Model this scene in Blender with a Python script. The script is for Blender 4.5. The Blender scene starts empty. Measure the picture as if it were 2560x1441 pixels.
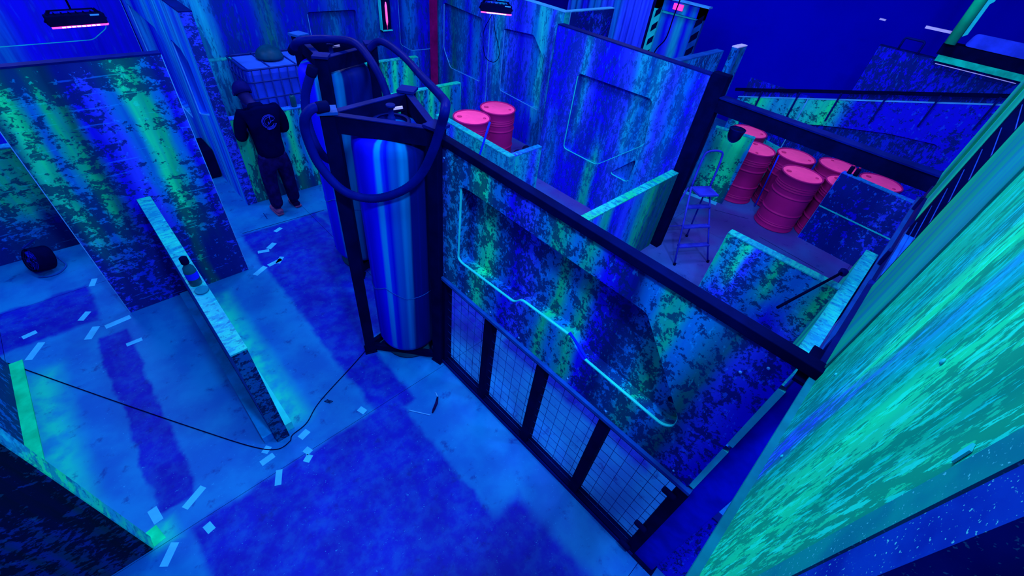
import bpy, bmesh, math, random
from mathutils import Vector, Matrix, Euler
from mathutils.geometry import tessellate_polygon
random.seed(7)
S = bpy.context.scene
COL = S.collection
PI = math.pi

# ------------------------------------------------------------------ camera, world, lights, exposure
cd = bpy.data.cameras.new('camera'); cam = bpy.data.objects.new('camera', cd); COL.objects.link(cam)
cd.sensor_fit = 'HORIZONTAL'; cd.sensor_width = 36.0; cd.lens = 36.0 * 1068.548 / 2560.0
cd.clip_start = 0.02; cd.clip_end = 100
def _rx(t): return Matrix.Rotation(t, 3, 'X')
def _rz(t): return Matrix.Rotation(t, 3, 'Z')
cam.matrix_world = Matrix.Translation((0, 0, 3.4)) @ (_rz(-.8615935) @ _rx(.82981633) @ _rz(.14334484)).to_4x4()
S.camera = cam
w = bpy.data.worlds.new('world'); S.world = w; w.use_nodes = True
w.node_tree.nodes['Background'].inputs[0].default_value = (0.0, 0.005, 0.06, 1)
w.node_tree.nodes['Background'].inputs[1].default_value = 1.0
S.view_settings.view_transform = 'Standard'; S.view_settings.look = 'None'
S.view_settings.gamma = 1; S.view_settings.use_curve_mapping = False
S.view_settings.exposure = -0.12
LC = (0.66, 0.72, 1.0)
def area(name, loc, size, power, target=None, col=LC):
    l = bpy.data.lights.new(name, 'AREA'); l.shape = 'SQUARE'; l.size = size; l.energy = power; l.color = col
    o = bpy.data.objects.new(name, l); COL.objects.link(o); o.location = loc
    d = Vector(target if target else (loc[0], loc[1], 0)) - Vector(loc)
    o.rotation_euler = d.to_track_quat('-Z', 'Y').to_euler()
    return o
area('unseen_overhead_light', (0.5, -.5, 4.85), .35, 250, (1.4, 1.2, 1.2))
area('unseen_overhead_light', (2.9, -.6, 4.8), .4, 150, (4.2, 2.4, .8))
area('unseen_overhead_light', (0.2, 2.6, 4.6), .7, 40)  # this and the lamps below: overhead fill added without fixtures
area('unseen_overhead_light', (-1.6, 4.0, 4.6), .7, 55, (-.6, 4.2, 0))
area('unseen_overhead_light', (-.7, 7.0, 4.6), .7, 95, (.6, 7.0, .6))
area('unseen_overhead_light', (0.7, 4.4, 4.6), .7, 50, (.7, 4.6, 0))
area('unseen_overhead_light', (2.6, 5.9, 4.6), .7, 90, (3.0, 6.8, 0))
area('unseen_overhead_light', (3.4, 3.2, 4.6), .7, 60, (3.8, 3.4, 0))
area('unseen_overhead_light', (3.6, 0.7, 4.6), .7, 40, (4.2, 0.7, 0))
area('unseen_overhead_light', (6.9, 1.2, 4.6), .7, 62, (7.2, 1.1, 0))
area('unseen_overhead_light', (4.6, 5.2, 4.6), .6, 50, (5.0, 5.2, 0))
area('unseen_overhead_light', (8.0, 5.0, 4.6), .7, 75, (9.4, 5.0, .9))
area('unseen_overhead_light', (1.4, 1.0, 4.6), .7, 80, (1.4, -.2, 2.8))

# ------------------------------------------------------------------ materials
def new_mat(name):
    m = bpy.data.materials.new(name); m.use_nodes = True
    nt = m.node_tree; b = nt.nodes['Principled BSDF']
    return m, nt, b
class N:
    """small node helper"""
    def __init__(s, nt): s.nt = nt
    def add(s, t, **kw):
        n = s.nt.nodes.new(t)
        for k, v in kw.items(): setattr(n, k, v)
        return n
    def link(s, a, b): s.nt.links.new(a, b)
    def put(s, sock, v):
        if isinstance(v, bpy.types.NodeSocket): s.link(v, sock)
        else: sock.default_value = v
    def math(s, op, a, b=0.0, clamp=False):
        n = s.add('ShaderNodeMath', operation=op); n.use_clamp = clamp
        s.put(n.inputs[0], a); s.put(n.inputs[1], b); return n.outputs[0]
    def mapr(s, v, a, b, c=0.0, d=1.0, smooth=True):
        n = s.add('ShaderNodeMapRange'); n.interpolation_type = 'SMOOTHSTEP' if smooth else 'LINEAR'
        s.put(n.inputs[0], v)
        for i, x in enumerate((a, b, c, d)): s.put(n.inputs[1 + i], x)
        return n.outputs[0]
    def mix(s, f, a, b):
        n = s.add('ShaderNodeMix', data_type='RGBA'); s.put(n.inputs[0], f)
        for i, x in ((6, a), (7, b)):
            if isinstance(x, bpy.types.NodeSocket): s.link(x, n.inputs[i])
            else: n.inputs[i].default_value = (x[0], x[1], x[2], 1)
        return n.outputs[2]
    def noise(s, vec, scale, detail=3, rough=.55, dist=0.0):
        n = s.add('ShaderNodeTexNoise'); s.link(vec, n.inputs['Vector'])
        n.inputs['Scale'].default_value = scale; n.inputs['Detail'].default_value = detail
        n.inputs['Roughness'].default_value = rough; n.inputs['Distortion'].default_value = dist
        return n.outputs[0]
    def mapping(s, vec, loc=(0, 0, 0), sc=(1, 1, 1)):
        n = s.add('ShaderNodeMapping'); s.link(vec, n.inputs[0])
        n.inputs['Location'].default_value = loc; n.inputs['Scale'].default_value = sc
        return n.outputs[0]
    def ramp(s, f, stops, interp='EASE'):
        n = s.add('ShaderNodeValToRGB'); r = n.color_ramp; r.interpolation = interp
        while len(r.elements) > 1: r.elements.remove(r.elements[-1])
        for i, (p, c) in enumerate(stops):
            e = r.elements[0] if i == 0 else r.elements.new(p)
            e.position = p; e.color = (c[0], c[1], c[2], 1)
        s.link(f, n.inputs[0]); return n.outputs[0]
def finish(b, rough=.55, spec=.25, tint=(0.25, 0.45, 1, 1), metal=0.0):
    b.inputs['Roughness'].default_value = rough
    b.inputs['Specular IOR Level'].default_value = spec
    b.inputs['Specular Tint'].default_value = tint
    b.inputs['Metallic'].default_value = metal
def plain(name, col, rough=.5, spec=.25, metal=0.0, vary=.25, scale=6.0, bump=0.0):
    m, nt, b = new_mat(name); n = N(nt)
    tc = n.add('ShaderNodeTexCoord').outputs['Object']
    f = n.noise(tc, scale, 4)
    lo = [c * (1 - vary) for c in col]; hi = [min(1, c * (1 + vary)) for c in col]
    n.link(n.mix(n.mapr(f, .3, .7), lo, hi), b.inputs['Base Color'])
    finish(b, rough, spec * .4, metal=metal)
    if bump:
        bp = n.add('ShaderNodeBump'); bp.inputs['Strength'].default_value = bump; bp.inputs['Distance'].default_value = .005
        n.link(n.noise(tc, scale * 12, 3), bp.inputs['Height']); n.link(bp.outputs[0], b.inputs['Normal'])
    return m

# paint hues (linear)
HN = (0, .004, .13); HB = (.003, .003, .78); HM = (.012, .045, .96); HT = (.0, .14, .60); HC = (.003, .31, .60)
HG = (.0, .42, .20); HE = (.003, .74, .31); HK = (.0, .10, .11); HL = (.006, .50, .62)
def paint(name, hues, width, height, low=None, zmix=(.25, .55), bias=0.0, zb=((0, .5), (1, .5)), sc=7.0, asp=(1.0, .7), seed=0,
          edge=.03, dark=.20, streak=.35, hi=.5, dashes=.0, navy=None, hit=.60):
    """sprayed vertical drips of several hues, broken by sharp-edged flaked patches.  local x = along the board, z = up"""
    m, nt, b = new_mat(name); n = N(nt)
    oc = n.add('ShaderNodeTexCoord').outputs['Object']
    sep = n.add('ShaderNodeSeparateXYZ'); n.link(oc, sep.inputs[0]); x, z = sep.outputs[0], sep.outputs[2]
    vec = n.mapping(oc, loc=(seed * 3.7, seed * 1.3, seed * 5.1))
    wob = n.noise(n.mapping(vec, sc=(1.6, 1.6, .7)), 2.2, 3)
    u = n.math('ADD', n.math('DIVIDE', x, width), n.math('MULTIPLY', n.math('SUBTRACT', wob, .5), .16 / max(width, .5)))
    zz = n.math('DIVIDE', z, height)
    hue = n.ramp(u, hues)
    if low:
        h2 = n.ramp(u, low)
        zt = n.math('ADD', zz, n.math('MULTIPLY', n.math('SUBTRACT', n.noise(n.mapping(vec, sc=(5, 5, .6)), 1.5, 3), .5), .5))
        hue = n.mix(n.mapr(zt, zmix[0], zmix[1]), h2, hue)
    st = n.noise(n.mapping(vec, sc=(9, 9, .55)), 1.6, 4)
    hue = n.mix(n.math('MULTIPLY', n.mapr(st, .35, .68), streak), hue, (.002, .008, .46))
    zr = n.ramp(zz, [(p, (v, v, v)) for p, v in zb], 'LINEAR')
    zs = n.add('ShaderNodeSeparateColor'); n.link(zr, zs.inputs[0])
    fl = n.noise(n.mapping(vec, sc=(asp[0], 1, asp[1])), sc * 1.6, 8, .70, .35)
    big = n.noise(n.mapping(vec, sc=(1.5, 1.5, .6)), 1.7, 2)
    v = n.math('ADD', fl, n.math('MULTIPLY', n.math('SUBTRACT', big, .5), .40))
    v = n.math('ADD', v, n.math('MULTIPLY', n.math('SUBTRACT', zs.outputs[0], .5), .6))
    spk = n.noise(n.mapping(vec, loc=(2, 5, 1), sc=(asp[0], 1, asp[1])), sc * 6.0, 4, .6)
    v = n.math('ADD', v, n.math('MULTIPLY', n.math('SUBTRACT', spk, .5), .42))
    v = n.math('ADD', v, bias)
    mask = n.mapr(v, .5 - edge, .5 + edge)
    dk = n.mix(.5, n.mix(max(0, 1 - dark * 1.6), hue, (0, 0, 0)), navy or (0, .007 + dark * .04, .12 + dark * .3))
    col = n.mix(mask, dk, hue)
    f2 = n.noise(n.mapping(vec, loc=(9, 2, 4), sc=(asp[0] * 1.2, 1, asp[1] * .8)), sc * 2.6, 6, .66)
    m2 = n.math('MULTIPLY', n.mapr(f2, hit, hit + .03), hi)
    hs = n.add('ShaderNodeHueSaturation'); hs.inputs['Value'].default_value = 1.45; hs.inputs['Saturation'].default_value = 1.0
    n.link(n.mix(.22, hue, (0, .34, .72)), hs.inputs['Color'])
    col = n.mix(m2, col, hs.outputs[0])
    if dashes:
        d = n.noise(n.mapping(vec, sc=(3, 3, 40)), 1.0, 3)
        col = n.mix(n.math('MULTIPLY', n.mapr(d, .64, .67), dashes), col, hs.outputs[0])
    n.link(col, b.inputs['Base Color']); finish(b, .6, .07)
    bp = n.add('ShaderNodeBump'); bp.inputs['Strength'].default_value = .25; bp.inputs['Distance'].default_value = .004
    n.link(mask, bp.inputs['Height']); n.link(bp.outputs[0], b.inputs['Normal'])
    return m
def cap_paint(name, a, c, seed=0, sc=5.0):
    """brushed top edge of a board: light paint with dry-brush scratches across"""
    m, nt, b = new_mat(name); n = N(nt)
    oc = n.mapping(n.add('ShaderNodeTexCoord').outputs['Object'], loc=(seed, seed * 2, 0))
    f = n.noise(n.mapping(oc, sc=(4, 1.2, 1.5)), sc * 1.6, 6, .7)
    g = n.noise(oc, 2.6, 3)
    k = n.noise(n.mapping(oc, loc=(4, 4, 4), sc=(1.6, 1, 1)), 16, 6, .66)
    col = n.mix(n.mapr(g, .38, .62), a, c)
    col = n.mix(n.math('MULTIPLY', n.mapr(f, .50, .56), .7), col, (0, .13, .40))
    col = n.mix(n.math('MULTIPLY', n.mapr(k, .56, .60), .6), col, (0, .05, .24))
    col = n.mix(n.math('MULTIPLY', n.mapr(k, .36, .40, 1, 0), .6), col, (.004, .52, .66))
    n.link(col, b.inputs['Base Color']); finish(b, .5, .2)
    return m

M = {}
M['black'] = plain('black_steel', (.0, .0012, .036), .6, .025)
M['darkblue'] = plain('dark_blue_steel', (.0, .004, .13), .5, .08)
M['bluesteel'] = plain('blue_lit_steel', (.001, .045, .36), .45, .12)
M['rubber'] = plain('hose_rubber', (.0, .0025, .12), .45, .06, bump=.1)
M['wire'] = plain('galvanised_wire', (.0, .02, .26), .4, .2)
M['wall'] = plain('room_wall_dark', (0, .001, .55), .85, .02, vary=.05, scale=1.5)
M['ceil'] = plain('room_ceiling_dark', (0, .001, .05), .9, .05)
M['cyan_edge'] = plain('lit_cyan_edge', HL, .5, .2, vary=.15)
M['blue_edge'] = plain('pale_blue_edge_paint', (.03, .28, .85), .5, .2, vary=.15)
M['tape'] = plain('masking_tape', (.02, .33, .80), .6, .15, vary=.12)
M['pvc'] = plain('white_plastic_tote', (.004, .035, .70), .5, .3, vary=.2, scale=3)
M['pvc_top'] = plain('tote_lid_plastic', (.012, .08, .70), .5, .3, vary=.2, scale=3)
M['cage'] = plain('tote_cage_tube', (.0, .01, .22), .4, .4)
M['cloth'] = plain('black_cloth', (.0, .0008, .034), .9, .0)
M['trouser'] = plain('dark_trousers', (.0025, .002, .065), .85, .08, vary=.4, scale=14)
M['skin'] = plain('skin_in_blue_light', (.006, .007, .14), .6, .2)
M['hair'] = plain('short_hair', (.001, .002, .10), .8, .1)
M['shoe'] = plain('tan_sneaker', (.10, .045, .2), .6, .2)
M['logo'] = plain('jacket_print', (.012, .03, .8), .7, .1, vary=.1)
M['alu'] = plain('ladder_aluminium', (.01, .02, .5), .4, .4)
M['bag'] = plain('black_bag', (.003, .003, .06), .7, .2, vary=.4)
M['white'] = plain('white_paint', (.42, .42, .95), .5, .2, vary=.1)
M['red_lit'] = plain('red_lit_post', (.14, .001, .11), .4, .1)  # red light falling on the post, put into its colour
M['glassdark'] = plain('dark_bottle', (.0, .05, .12), .2, .5)
M['bluelabel'] = plain('blue_bottle_label', (.0, .01, .85), .5, .2)
M['rodblue'] = plain('bright_blue_rod', (.0, .015, .8), .4, .3)
M['fluor_green'] = plain('green_gloss_post', (.0, .5, .26), .4, .3, vary=.15)
def emis(name, col, s):
    m, nt, b = new_mat(name); b.inputs['Base Color'].default_value = (*col, 1)
    b.inputs['Emission Color'].default_value = (*col, 1); b.inputs['Emission Strength'].default_value = s
    return m
M['led'] = emis('flood_led_lens', (1, .05, .45), 2.2)
M['led_hot'] = emis('flood_led_chip', (1, .55, .85), 3.0)
M['lamp_red'] = emis('red_lamp_lens', (1, .03, .35), 1.3)
M['lamp_pink'] = emis('pink_lamp_tube', (1, .10, .45), .9)

# barrels: fluorescent pink paint with scuffs
def barrel_mat(name, col):
    m, nt, b = new_mat(name); n = N(nt)
    oc = n.add('ShaderNodeTexCoord').outputs['Object']
    f = n.noise(oc, 3.5, 5); g = n.noise(n.mapping(oc, sc=(1, 1, 4)), 14, 4)
    c = n.mix(n.mapr(f, .35, .7), [x * .86 for x in col], col)
    c = n.mix(n.math('MULTIPLY', n.mapr(g, .66, .72), .25), c, (.35, .01, .2))
    n.link(c, b.inputs['Base Color']); finish(b, .5, .15, (1, .3, .7, 1)); return m
M['barrel'] = barrel_mat('pink_drum_side', (.28, .006, .19))  # sides darker than the lids, their shade put into the colour
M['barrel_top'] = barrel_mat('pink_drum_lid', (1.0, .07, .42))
M['bung'] = plain('drum_bung', (.45, .02, .2), .5, .2)

# tank skin: blue vertical streaks, with highlights and the shaded side painted in
def tank_mat():
    m, nt, b = new_mat('shaded_tank_skin'); n = N(nt)
    tc = n.add('ShaderNodeTexCoord').outputs['Object']
    sep = n.add('ShaderNodeSeparateXYZ'); n.link(tc, sep.inputs[0])
    ang = n.math('ARCTAN2', sep.outputs[1], sep.outputs[0])
    cb = n.add('ShaderNodeCombineXYZ'); n.link(ang, cb.inputs[0]); n.link(n.math('MULTIPLY', sep.outputs[2], .06), cb.inputs[1])
    g = n.noise(cb.outputs[0], 9, 3)
    u = n.math('ADD', n.math('DIVIDE', n.math('ADD', ang, PI), 2 * PI), n.math('MULTIPLY', n.math('SUBTRACT', g, .5), .02))
    u = n.math('ADD', n.math('SUBTRACT', u, n.math('MULTIPLY', sep.outputs[2], .010)), .04)
    c = n.ramp(u, [(0, (.002, .003, .82)), (.05, (.001, .002, .66)), (.098, (.002, .004, .84)), (.112, (0, .19, .72)), (.124, (0, .19, .72)), (.134, (.001, .02, .7)), (.150, (0, .003, .55)),
                   (.170, (0, .06, .50)), (.188, (0, .05, .42)), (.205, (0, .13, .50)), (.222, (0, .09, .38)), (.236, (0, .004, .14)), (.42, (0, .004, .11)), (.5, (0, .01, .4)), (.62, (0, .10, .55)), (.7, (.001, .004, .66)), (.90, (.001, .003, .72)), (.935, (0, .12, .62)), (.955, (.001, .004, .72)), (1, (.002, .003, .82))])
    c = n.mix(n.math('MULTIPLY', n.mapr(g, .5, .75), .25), c, (0, .004, .36))
    n.link(c, b.inputs['Base Color']); finish(b, .5, .05, (.05, .3, 1, 1))
    return m
M['tank'] = tank_mat()
# speckled steel of the near guard post
def speck(name, c0, c1):
    m, nt, b = new_mat(name); n = N(nt)
    tc = n.add('ShaderNodeTexCoord').outputs['Object']
    f = n.noise(tc, 210, 2); g = n.noise(tc, 9, 3)
    c = n.mix(n.mapr(g, .35, .65), c0, c1)
    c = n.mix(n.mapr(f, .64, .72), c, (.04, .50, .62))
    n.link(c, b.inputs['Base Color']); finish(b, .45, .3)
    return m
M['speck_teal'] = speck('overspray_speckled_steel', (0, .17, .24), (0, .26, .26))
M['speck_blue'] = speck('overspray_speckled_blue', (0, .01, .30), (0, .035, .42))

# floor: hardboard sheets, light spray with darker lanes, worn and dirty
def floor_mat():
    m, nt, b = new_mat('sprayed_hardboard_floor'); n = N(nt)
    tc = n.add('ShaderNodeTexCoord').outputs['Object']
    sep = n.add('ShaderNodeSeparateXYZ'); n.link(tc, sep.inputs[0])
    nz = n.noise(tc, 5.0, 4); nz2 = n.noise(n.mapping(tc, loc=(5, 1, 0)), 5.0, 4)
    nl = n.noise(tc, 1.1, 2)
    wob = n.math('MULTIPLY', n.math('SUBTRACT', nz, .5), .13); wob2 = n.math('MULTIPLY', n.math('SUBTRACT', nz2, .5), .13)
    x = n.math('ADD', sep.outputs[0], wob); y = n.math('ADD', sep.outputs[1], wob2)
    def box(x0, x1, y0, y1, soft=.03):
        dx = n.math('SUBTRACT', n.math('ABSOLUTE', n.math('SUBTRACT', x, (x0 + x1) / 2)), (x1 - x0) / 2)
        dy = n.math('SUBTRACT', n.math('ABSOLUTE', n.math('SUBTRACT', y, (y0 + y1) / 2)), (y1 - y0) / 2)
        return n.mapr(n.math('MAXIMUM', dx, dy), -soft, soft, 1.0, 0.0)
    def union(ls):
        r = ls[0]
        for q in ls[1:]: r = n.math('MAXIMUM', r, q)
        return r
    fine = n.noise(n.mapping(tc, loc=(3, 3, 0)), 9, 6, .65)
    blot = n.noise(n.mapping(tc, loc=(1, 7, 0)), 2.6, 4)
    light = n.mix(n.mapr(blot, .35, .68), (0, .075, .44), (0, .135, .52))
    dark = n.mix(n.mapr(blot, .3, .7), (0, .001, .31), (0, .006, .44))
    lanes = union([box(-.74, -.51, 2.25, 4.25, .02), box(-2.0, -.66, 4.52, 5.12), box(.80, 1.75, 2.75, 5.12), box(.78, 1.12, 1.9, 3.2, .03),
                   box(-.62, .98, -1.5, 2.02, .03), box(-.4, 1.22, -1.5, .7, .06), box(1.75, 2.3, 2.3, 5.1, .1),
                   box(2.15, 2.55, .1, 1.9, .05), box(1.9, 2.9, 2.0, 3.2, .12)])
    worn = n.math('MULTIPLY', lanes, n.mapr(fine, .30, .62, .72, 1.0))
    col = n.mix(worn, light, dark)
    # pink light bounced off the drums, painted in as a purple floor tint
    bay = union([box(4.6, 8.6, -1.6, 2.2, .5), box(4.7, 5.8, 2.2, 6.0, .3)])
    pur = n.mix(n.mapr(nl, .4, .6), (.035, .016, .30), (.022, .055, .42))
    col = n.mix(n.math('MULTIPLY', bay, .85), col, pur)
    # green glow bounced off the sprayed walls, painted into the floor colour
    green_glow = n.math('MULTIPLY', union([box(.16, .34, 2.35, 4.2, .10), box(-1.22, -1.05, 2.3, 4.1, .12), box(-.84, -.70, 2.02, 2.16, .06)]), n.mapr(nz, .3, .6, .25, 1.0))
    col = n.mix(n.math('MULTIPLY', green_glow, .9), col, (0, .50, .38))
    # dirt, scuffs and bright flecks
    dt = n.noise(n.mapping(tc, loc=(11, 0, 0)), 7, 6, .7)
    col = n.mix(n.mapr(dt, .56, .70, 0, .62), col, (0, .004, .20))
    fk = n.noise(n.mapping(tc, sc=(1, 1.6, 1)), 46, 3, .6, 1.5)
    col = n.mix(n.math('MULTIPLY', n.mapr(fk, .67, .72), .6), col, (.01, .26, .74))
    n.link(col, b.inputs['Base Color']); finish(b, .55, .2)
    bp = n.add('ShaderNodeBump'); bp.inputs['Strength'].default_value = .15; bp.inputs['Distance'].default_value = .004
    n.link(fine, bp.inputs['Height']); n.link(bp.outputs[0], b.inputs['Normal'])
    return m
M['floor'] = floor_mat()

# ------------------------------------------------------------------ mesh helpers
class MB:
    def __init__(s): s.bm = bmesh.new()
    def box(s, x0, x1, y0, y1, z0, z1, mat=None):
        vs = [s.bm.verts.new((x, y, z)) for x in (x0, x1) for y in (y0, y1) for z in (z0, z1)]
        for q in ((0, 1, 3, 2), (4, 6, 7, 5), (0, 4, 5, 1), (2, 3, 7, 6), (0, 2, 6, 4), (1, 5, 7, 3)):
            s.bm.faces.new([vs[i] for i in q])
        if mat is not None: bmesh.ops.transform(s.bm, matrix=mat, verts=vs)
        return s
    def bar(s, a, b, wx, wy=None, up=(0, 0, 1)):
        """rectangular bar between two points"""
        a, b = Vector(a), Vector(b); wy = wy or wx; d = (b - a); L = d.length; d.normalize()
        u = Vector(up)
        if abs(d.dot(u)) > .98: u = Vector((1, 0, 0))
        r = d.cross(u).normalized(); t = r.cross(d).normalized()
        m = Matrix((r, d, t)).transposed().to_4x4(); m.translation = a
        return s.box(-wx / 2, wx / 2, 0, L, -wy / 2, wy / 2, m)
    def tube(s, pts, r, n=8, closed=False, caps=True):
        pts = [Vector(p) for p in pts]; rings = []; k = len(pts)
        prev = None
        for i, p in enumerate(pts):
            if closed: d = pts[(i + 1) % k] - pts[i - 1]
            else: d = pts[min(i + 1, k - 1)] - pts[max(i - 1, 0)]
            d.normalize()
            u = prev if prev is not None else (Vector((0, 0, 1)) if abs(d.z) < .9 else Vector((1, 0, 0)))
            u = (u - d * u.dot(d)).normalized(); prev = u; v = d.cross(u)
            rr = r[i] if isinstance(r, (list, tuple)) else r
            rings.append([s.bm.verts.new(p + (u * math.cos(2 * PI * j / n) + v * math.sin(2 * PI * j / n)) * rr) for j in range(n)])
        for i in range(k if closed else k - 1):
            A, B = rings[i], rings[(i + 1) % k]
            for j in range(n):
                f = s.bm.faces.new((A[j], A[(j + 1) % n], B[(j + 1) % n], B[j])); f.smooth = True
        if caps and not closed:
            s.bm.faces.new(rings[0][::-1]); s.bm.faces.new(rings[-1])
        return s
    def lathe(s, prof, n=24, mat=None, cap0=True, cap1=True, smooth=True):
        rings = []; vs = []
        for r, z in prof:
            ring = [s.bm.verts.new((r * math.cos(2 * PI * j / n), r * math.sin(2 * PI * j / n), z)) for j in range(n)]
            rings.append(ring); vs += ring
        for A, B in zip(rings, rings[1:]):
            for j in range(n):
                f = s.bm.faces.new((A[j], A[(j + 1) % n], B[(j + 1) % n], B[j])); f.smooth = smooth
        if cap0: s.bm.faces.new(rings[0][::-1])
        if cap1: s.bm.faces.new(rings[-1])
        if mat is not None: bmesh.ops.transform(s.bm, matrix=mat, verts=vs)
        return s
    def prism(s, outer, holes, y0, y1, mat=None):
        """polygon in the x-z plane with holes, extruded along y"""
        loops = [outer] + list(holes); flat = [p for l in loops for p in l]
        tris = tessellate_polygon([[Vector((p[0], p[1], 0)) for p in l] for l in loops])
        F = [s.bm.verts.new((p[0], y0, p[1])) for p in flat]; B = [s.bm.verts.new((p[0], y1, p[1])) for p in flat]
        for t in tris:
            try: s.bm.faces.new([F[i] for i in t]); s.bm.faces.new([B[i] for i in reversed(t)])
            except ValueError: pass
        o = 0
        for l in loops:
            k = len(l)
            for i in range(k):
                a, b = o + i, o + (i + 1) % k
                s.bm.faces.new((F[a], F[b], B[b], B[a]))
            o += k
        if mat is not None: bmesh.ops.transform(s.bm, matrix=mat, verts=F + B)
        return s
    def build(s, name, mat, parent=None, bevel=0.0, recalc=True):
        if recalc: bmesh.ops.recalc_face_normals(s.bm, faces=s.bm.faces)
        me = bpy.data.meshes.new(name); s.bm.to_mesh(me); s.bm.free()
        me.materials.append(mat)
        o = bpy.data.objects.new(name, me); COL.objects.link(o)
        if parent: o.parent = parent
        if bevel:
            md = o.modifiers.new('bevel', 'BEVEL'); md.width = bevel; md.segments = 2; md.limit_method = 'ANGLE'
        return o
def tag(o, label, cat, group=None):
    o['label'] = label; o['category'] = cat
    if group: o['group'] = group
    return o
def thing(name, label, cat, loc=(0, 0, 0), rz=0.0, group=None):
    o = bpy.data.objects.new(name, None); COL.objects.link(o); o.empty_display_size = .1
    o.location = loc; o.rotation_euler = (0, 0, rz); return tag(o, label, cat, group)
def struct(o): o['kind'] = 'structure'; return o
def dup(root, loc, rz, label, group=None):
    r = root.copy(); COL.objects.link(r); r.location = loc; r.rotation_euler = (0, 0, rz); r['label'] = label
    if group: r['group'] = group
    for ch in list(root.children):
        c = ch.copy(); COL.objects.link(c); c.parent = r
        for g in list(ch.children):
            d = g.copy(); COL.objects.link(d); d.parent = c
    return r
def spline(pts, k=8):
    """Catmull-Rom through the points"""
    P = [Vector(p) for p in pts]; P = [P[0] * 2 - P[1]] + P + [P[-1] * 2 - P[-2]]; out = []
    for i in range(1, len(P) - 2):
        a, b, c, d = P[i - 1:i + 3]
        for j in range(k):
            t = j / k
            out.append(.5 * ((2 * b) + (c - a) * t + (2 * a - 5 * b + 4 * c - d) * t * t + (3 * b - a - 3 * c + d) * t ** 3))
    out.append(P[-2]); return out
def rounded(poly, r, k=4):
    """round the corners of a 2-d polygon"""
    out = []; n = len(poly)
    for i in range(n):
        p = Vector(poly[i]); a = (Vector(poly[i - 1]) - p); b = (Vector(poly[(i + 1) % n]) - p)
        q = min(r, a.length * .45, b.length * .45); a = p + a.normalized() * q; b = p + b.normalized() * q
        for j in range(k + 1):
            t = j / k; out.append(tuple(a * (1 - t) ** 2 + p * 2 * t * (1 - t) + b * t * t))
    return out

RF = -PI / 2     # board along Y whose face looks to -X (local x runs towards -Y)
def board_wall(name, label, cat, loc, rz, L, H, T, face, cap=None, end=None, holes=(), hole_r=.05, depth=.085, z0=0.0, group=None,
               edge=None, inner=None, far_end=None):
    """sheet-clad partition: front board (with cut-outs), recessed sheets, core, back board, top cap, end caps"""
    cap = cap or M['blue_edge']; end = end or cap; far_end = far_end or end
    t = thing(name, label, cat, loc, rz, group)
    c = .012
    rh = [rounded(h, hole_r) for h in holes]
    if holes:
        MB().prism([(0, z0), (L, z0), (L, H - c), (0, H - c)], rh, 0, depth).build('front_board', face, t)
        MB().box(.01, L - .01, depth, depth + .012, z0 + .01, H - c - .01).build('recessed_board', inner or face, t)
        for h in rh:
            xs = [p[0] for p in h]; zs = [p[1] for p in h]
            # bright lip on lower and left cut-out edges, painting in the caught light
            lip = MB(); k = len(h)
            cx = sum(xs) / k; cz = sum(zs) / k
            for q in range(k):
                a, b_ = Vector(h[q]), Vector(h[(q + 1) % k]); d = b_ - a
                if d.length < 1e-5: continue
                nx = Vector((-d.y, d.x)).normalized()
                if nx.dot(Vector((cx, cz)) - (a + b_) / 2) < 0: nx = -nx
                if nx.y > .25 or (nx.x > .5 and nx.y > -.3):
                    a2 = a + nx * .003; b2 = b_ + nx * .003
                    lip.bar((a2.x, .008, a2.y), (b2.x, .008, b2.y), .013, .008)
            lip.build('lit_cutout_edge', edge or M['cyan_edge'], t)
        MB().box(0.004, L - .004, depth + .013, T - .013, z0 + .002, H - c - .001).build('core_frame', M['darkblue'], t)
    else:
        MB().box(0, L, 0, .012, z0, H - c).build('front_board', face, t)
        MB().box(0.004, L - .004, .0125, T - .0125, z0 + .002, H - c - .001).build('core_frame', M['darkblue'], t)
    MB().box(0, L, T - .012, T, z0, H - c).build('back_board', face, t)
    MB().box(-.004, L + .004, -.003, T + .003, H - c, H).build('top_cap', cap, t)
    MB().box(L, L + .006, 0.001, T - .001, z0, H - c).build('end_board', far_end, t)
    MB().box(-.006, 0, 0.001, T - .001, z0, H - c).build('end_board', end, t)
    return t

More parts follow.
